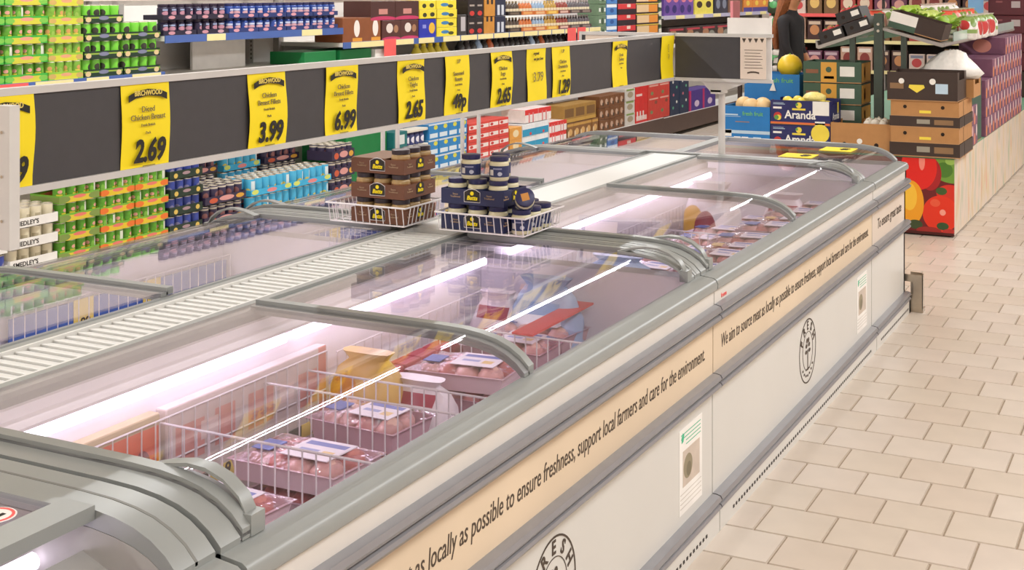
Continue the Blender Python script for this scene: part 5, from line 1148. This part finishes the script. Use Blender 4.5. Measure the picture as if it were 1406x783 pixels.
# ------------------------------------------------------------------ shopper behind the produce
def shopper():
    V = []; Ed = []; Rr = []
    def add(p, r, par=None):
        V.append(p); Rr.append(r); i = len(V)-1
        if par is not None: Ed.append((par, i))
        return i
    pel = add((0,0,.98), (.15,.13)); wa = add((.005,0,1.15), (.125,.105), pel); ch = add((.01,0,1.36), (.155,.125), wa); nb = add((-.01,0,1.53), (.07,.07), ch)
    nk = add((.0,0,1.58), (.052,.052), nb); jaw = add((.035,0,1.64), (.072,.068), nk); hd = add((.025,0,1.72), (.092,.082), jaw); tp = add((.015,0,1.80), (.06,.055), hd)
    ns = add((.125,0,1.69), (.016,.014), hd)
    for s in (-1, 1):
        hp = add((0,.09*s,.93), (.10,.10), pel); kn = add((.02,.10*s,.50), (.065,.065), hp); an = add((-.01,.10*s,.09), (.045,.045), kn); ft = add((.13,.11*s,.04), (.042,.03), an)
        sh = add((0,.17*s,1.47), (.062,.062), ch); el = add((.06,.22*s,1.20) if s < 0 else (-.02,.23*s,1.2), (.045,.045), sh)
        if s < 0: wr = add((.16,-.18,1.02), (.028,.028), el); pa = add((.185,-.17,.95), (.034,.02), wr)
        else: wr = add((.10,.22,1.0), (.028,.028), el); pa = add((.13,.21,.93), (.034,.02), wr)
        d0 = Vector(V[pa]); 
        for q in range(4):
            k1 = add((d0.x+.012, d0.y-.028+.018*q, d0.z-.035), (.009,.009), pa); k2 = add((d0.x+.020, d0.y-.030+.019*q, d0.z-.07+.006*abs(q-1.5)), (.008,.008), k1)
        t1 = add((d0.x+.03, d0.y+.03*s, d0.z-.01), (.010,.010), pa); add((d0.x+.05, d0.y+.035*s, d0.z-.035), (.008,.008), t1)
    me = bpy.data.meshes.new('person'); me.from_pydata(V, Ed, []); o = bpy.data.objects.new('person', me); COL.objects.link(o)
    sk = o.modifiers.new('skin', 'SKIN'); 
    for i, r in enumerate(Rr): me.skin_vertices[0].data[i].radius = r
    me.skin_vertices[0].data[0].use_root = True
    sk.use_smooth_shade = True
    o.modifiers.new('sub', 'SUBSURF').levels = 2
    bpy.context.view_layer.update()
    m2 = bpy.data.meshes.new_from_object(o.evaluated_get(bpy.context.evaluated_depsgraph_get())); o.modifiers.clear(); o.data = m2
    for mm in (mat('black_cloth', '#1f1a1c', .8, 0, .1, 30), mat('skin_tone', '#c98a62', .5, 0, .06), mat('dark_trousers', '#2c2c38', .8, 0, .1, 30), mat('dark_shoe', '#241c1a', .5)): m2.materials.append(mm)
    for p in m2.polygons:
        c = p.center; p.use_smooth = True
        hand = abs(c.y) > .12 and c.z < 1.14 and c.z > .80 and c.x > .02
        p.material_index = 1 if (c.z > 1.555 or hand) else (3 if c.z < .10 else (2 if c.z < .95 else 0))
    hb = MB(); n = 14
    for q, (z, rx, ry, ox) in enumerate(((1.18,.03,.07,-.13),(1.30,.05,.11,-.13),(1.45,.06,.12,-.10),(1.58,.075,.105,-.055),(1.70,.095,.10,-.015),(1.78,.090,.085,.0),(1.825,.05,.045,.005))):
        for i in range(n):
            t = 2*math.pi*i/n; w = 1+.07*math.sin(5*t+q*.6); hb.v.append((ox+rx*math.cos(t)*w, ry*math.sin(t)*w, z))
    for q in range(6):
        for i in range(n): hb.face([q*n+i, q*n+(i+1)%n, (q+1)*n+(i+1)%n, (q+1)*n+i])
    hb.face([6*n+i for i in range(n)]); hb.face(list(range(n-1,-1,-1)))
    obj('hair', hb, mat('auburn_hair', '#8a4f2a', .45, 0, .25, 40, .4), o, smooth=60)
    for s in (-1, 1): obj('eye', MB().blob((.108,.035*s,1.715),(.008,.010,.007),8,6), mat('eye_dark','#2a2422',.2), o); obj('ear', MB().blob((.02,.088*s,1.70),(.016,.010,.028),8,6), MATS['skin_tone'], o)
    obj('mouth', MB().blob((.100,0,1.645),(.008,.022,.006),8,6), mat('lip_tone','#a85a50',.4), o)
    return o
pp = shopper(); pp.location = (-3.42, 12.6, 0); pp.rotation_euler = (0,0,R(-12))
tag(pp, 'shopper with long auburn hair and black top reaching behind the black boxes', 'person')

# ------------------------------------------------------------------ shelving far behind the produce
fs = thing('far_shelf', 'tall shelving full of packets far behind the produce stand', 'shelving', (-4.95, 17.2, 0))
obj('back_panel', MB().box(0,5.8,.52,.56,0,2.2), C_dk, fs)
for z in (.30,.72,1.10,1.44,1.80): obj('shelf', MB().box(0,5.8,0,.54,z-.03,z), M_gon, fs); obj('price_strip', MB().box(0,5.8,-.006,0,z-.04,z+.004), M_label if z < 1.2 else M_redtag, fs)
for x in (0,1.45,2.95,4.4,5.77): obj('upright', MB().box(x,x+.04,.02,.54,0,2.2), M_upr, fs)
FPM = [pm('far_pack_%d' % i, c, [('e','x',.5,.5,.32,.25,d),('r','x',.5,.85,.4,.08,e_)], .45) for i, (c, d, e_) in enumerate((('#a8443c','#e0c8b0','#f0e0d0'),('#6a3a52','#d89a90','#c8b0b8'),('#c8a08a','#8a3a34','#f0e4d8'),('#4a2f2c','#c88a5a','#d8c0a8'),('#d8c0b4','#c84a4a','#8a8a9a'),('#7a5a3a','#e0b86a','#b04a3a')))]
FPB = [MB().cbox(-.095,.095,-.05,.05,0,h,.006).mesh('far_pack', FPM[i], 0) for i, h in enumerate((.28,.24,.30,.26,.22,.29))]
for r_, z in enumerate((.72,1.10,1.44)):
    for c in range(26):
        k = (c//2 + 2*r_) % 6
        put(FPB[k], 'far_packet', (-4.95+.16+.215*c, 17.27, z), 'packet on the far shelving, %s from left, %s visible row up' % (ordn(c+1), ORD[r_+1]), 'packet', 'packets on the far shelving')
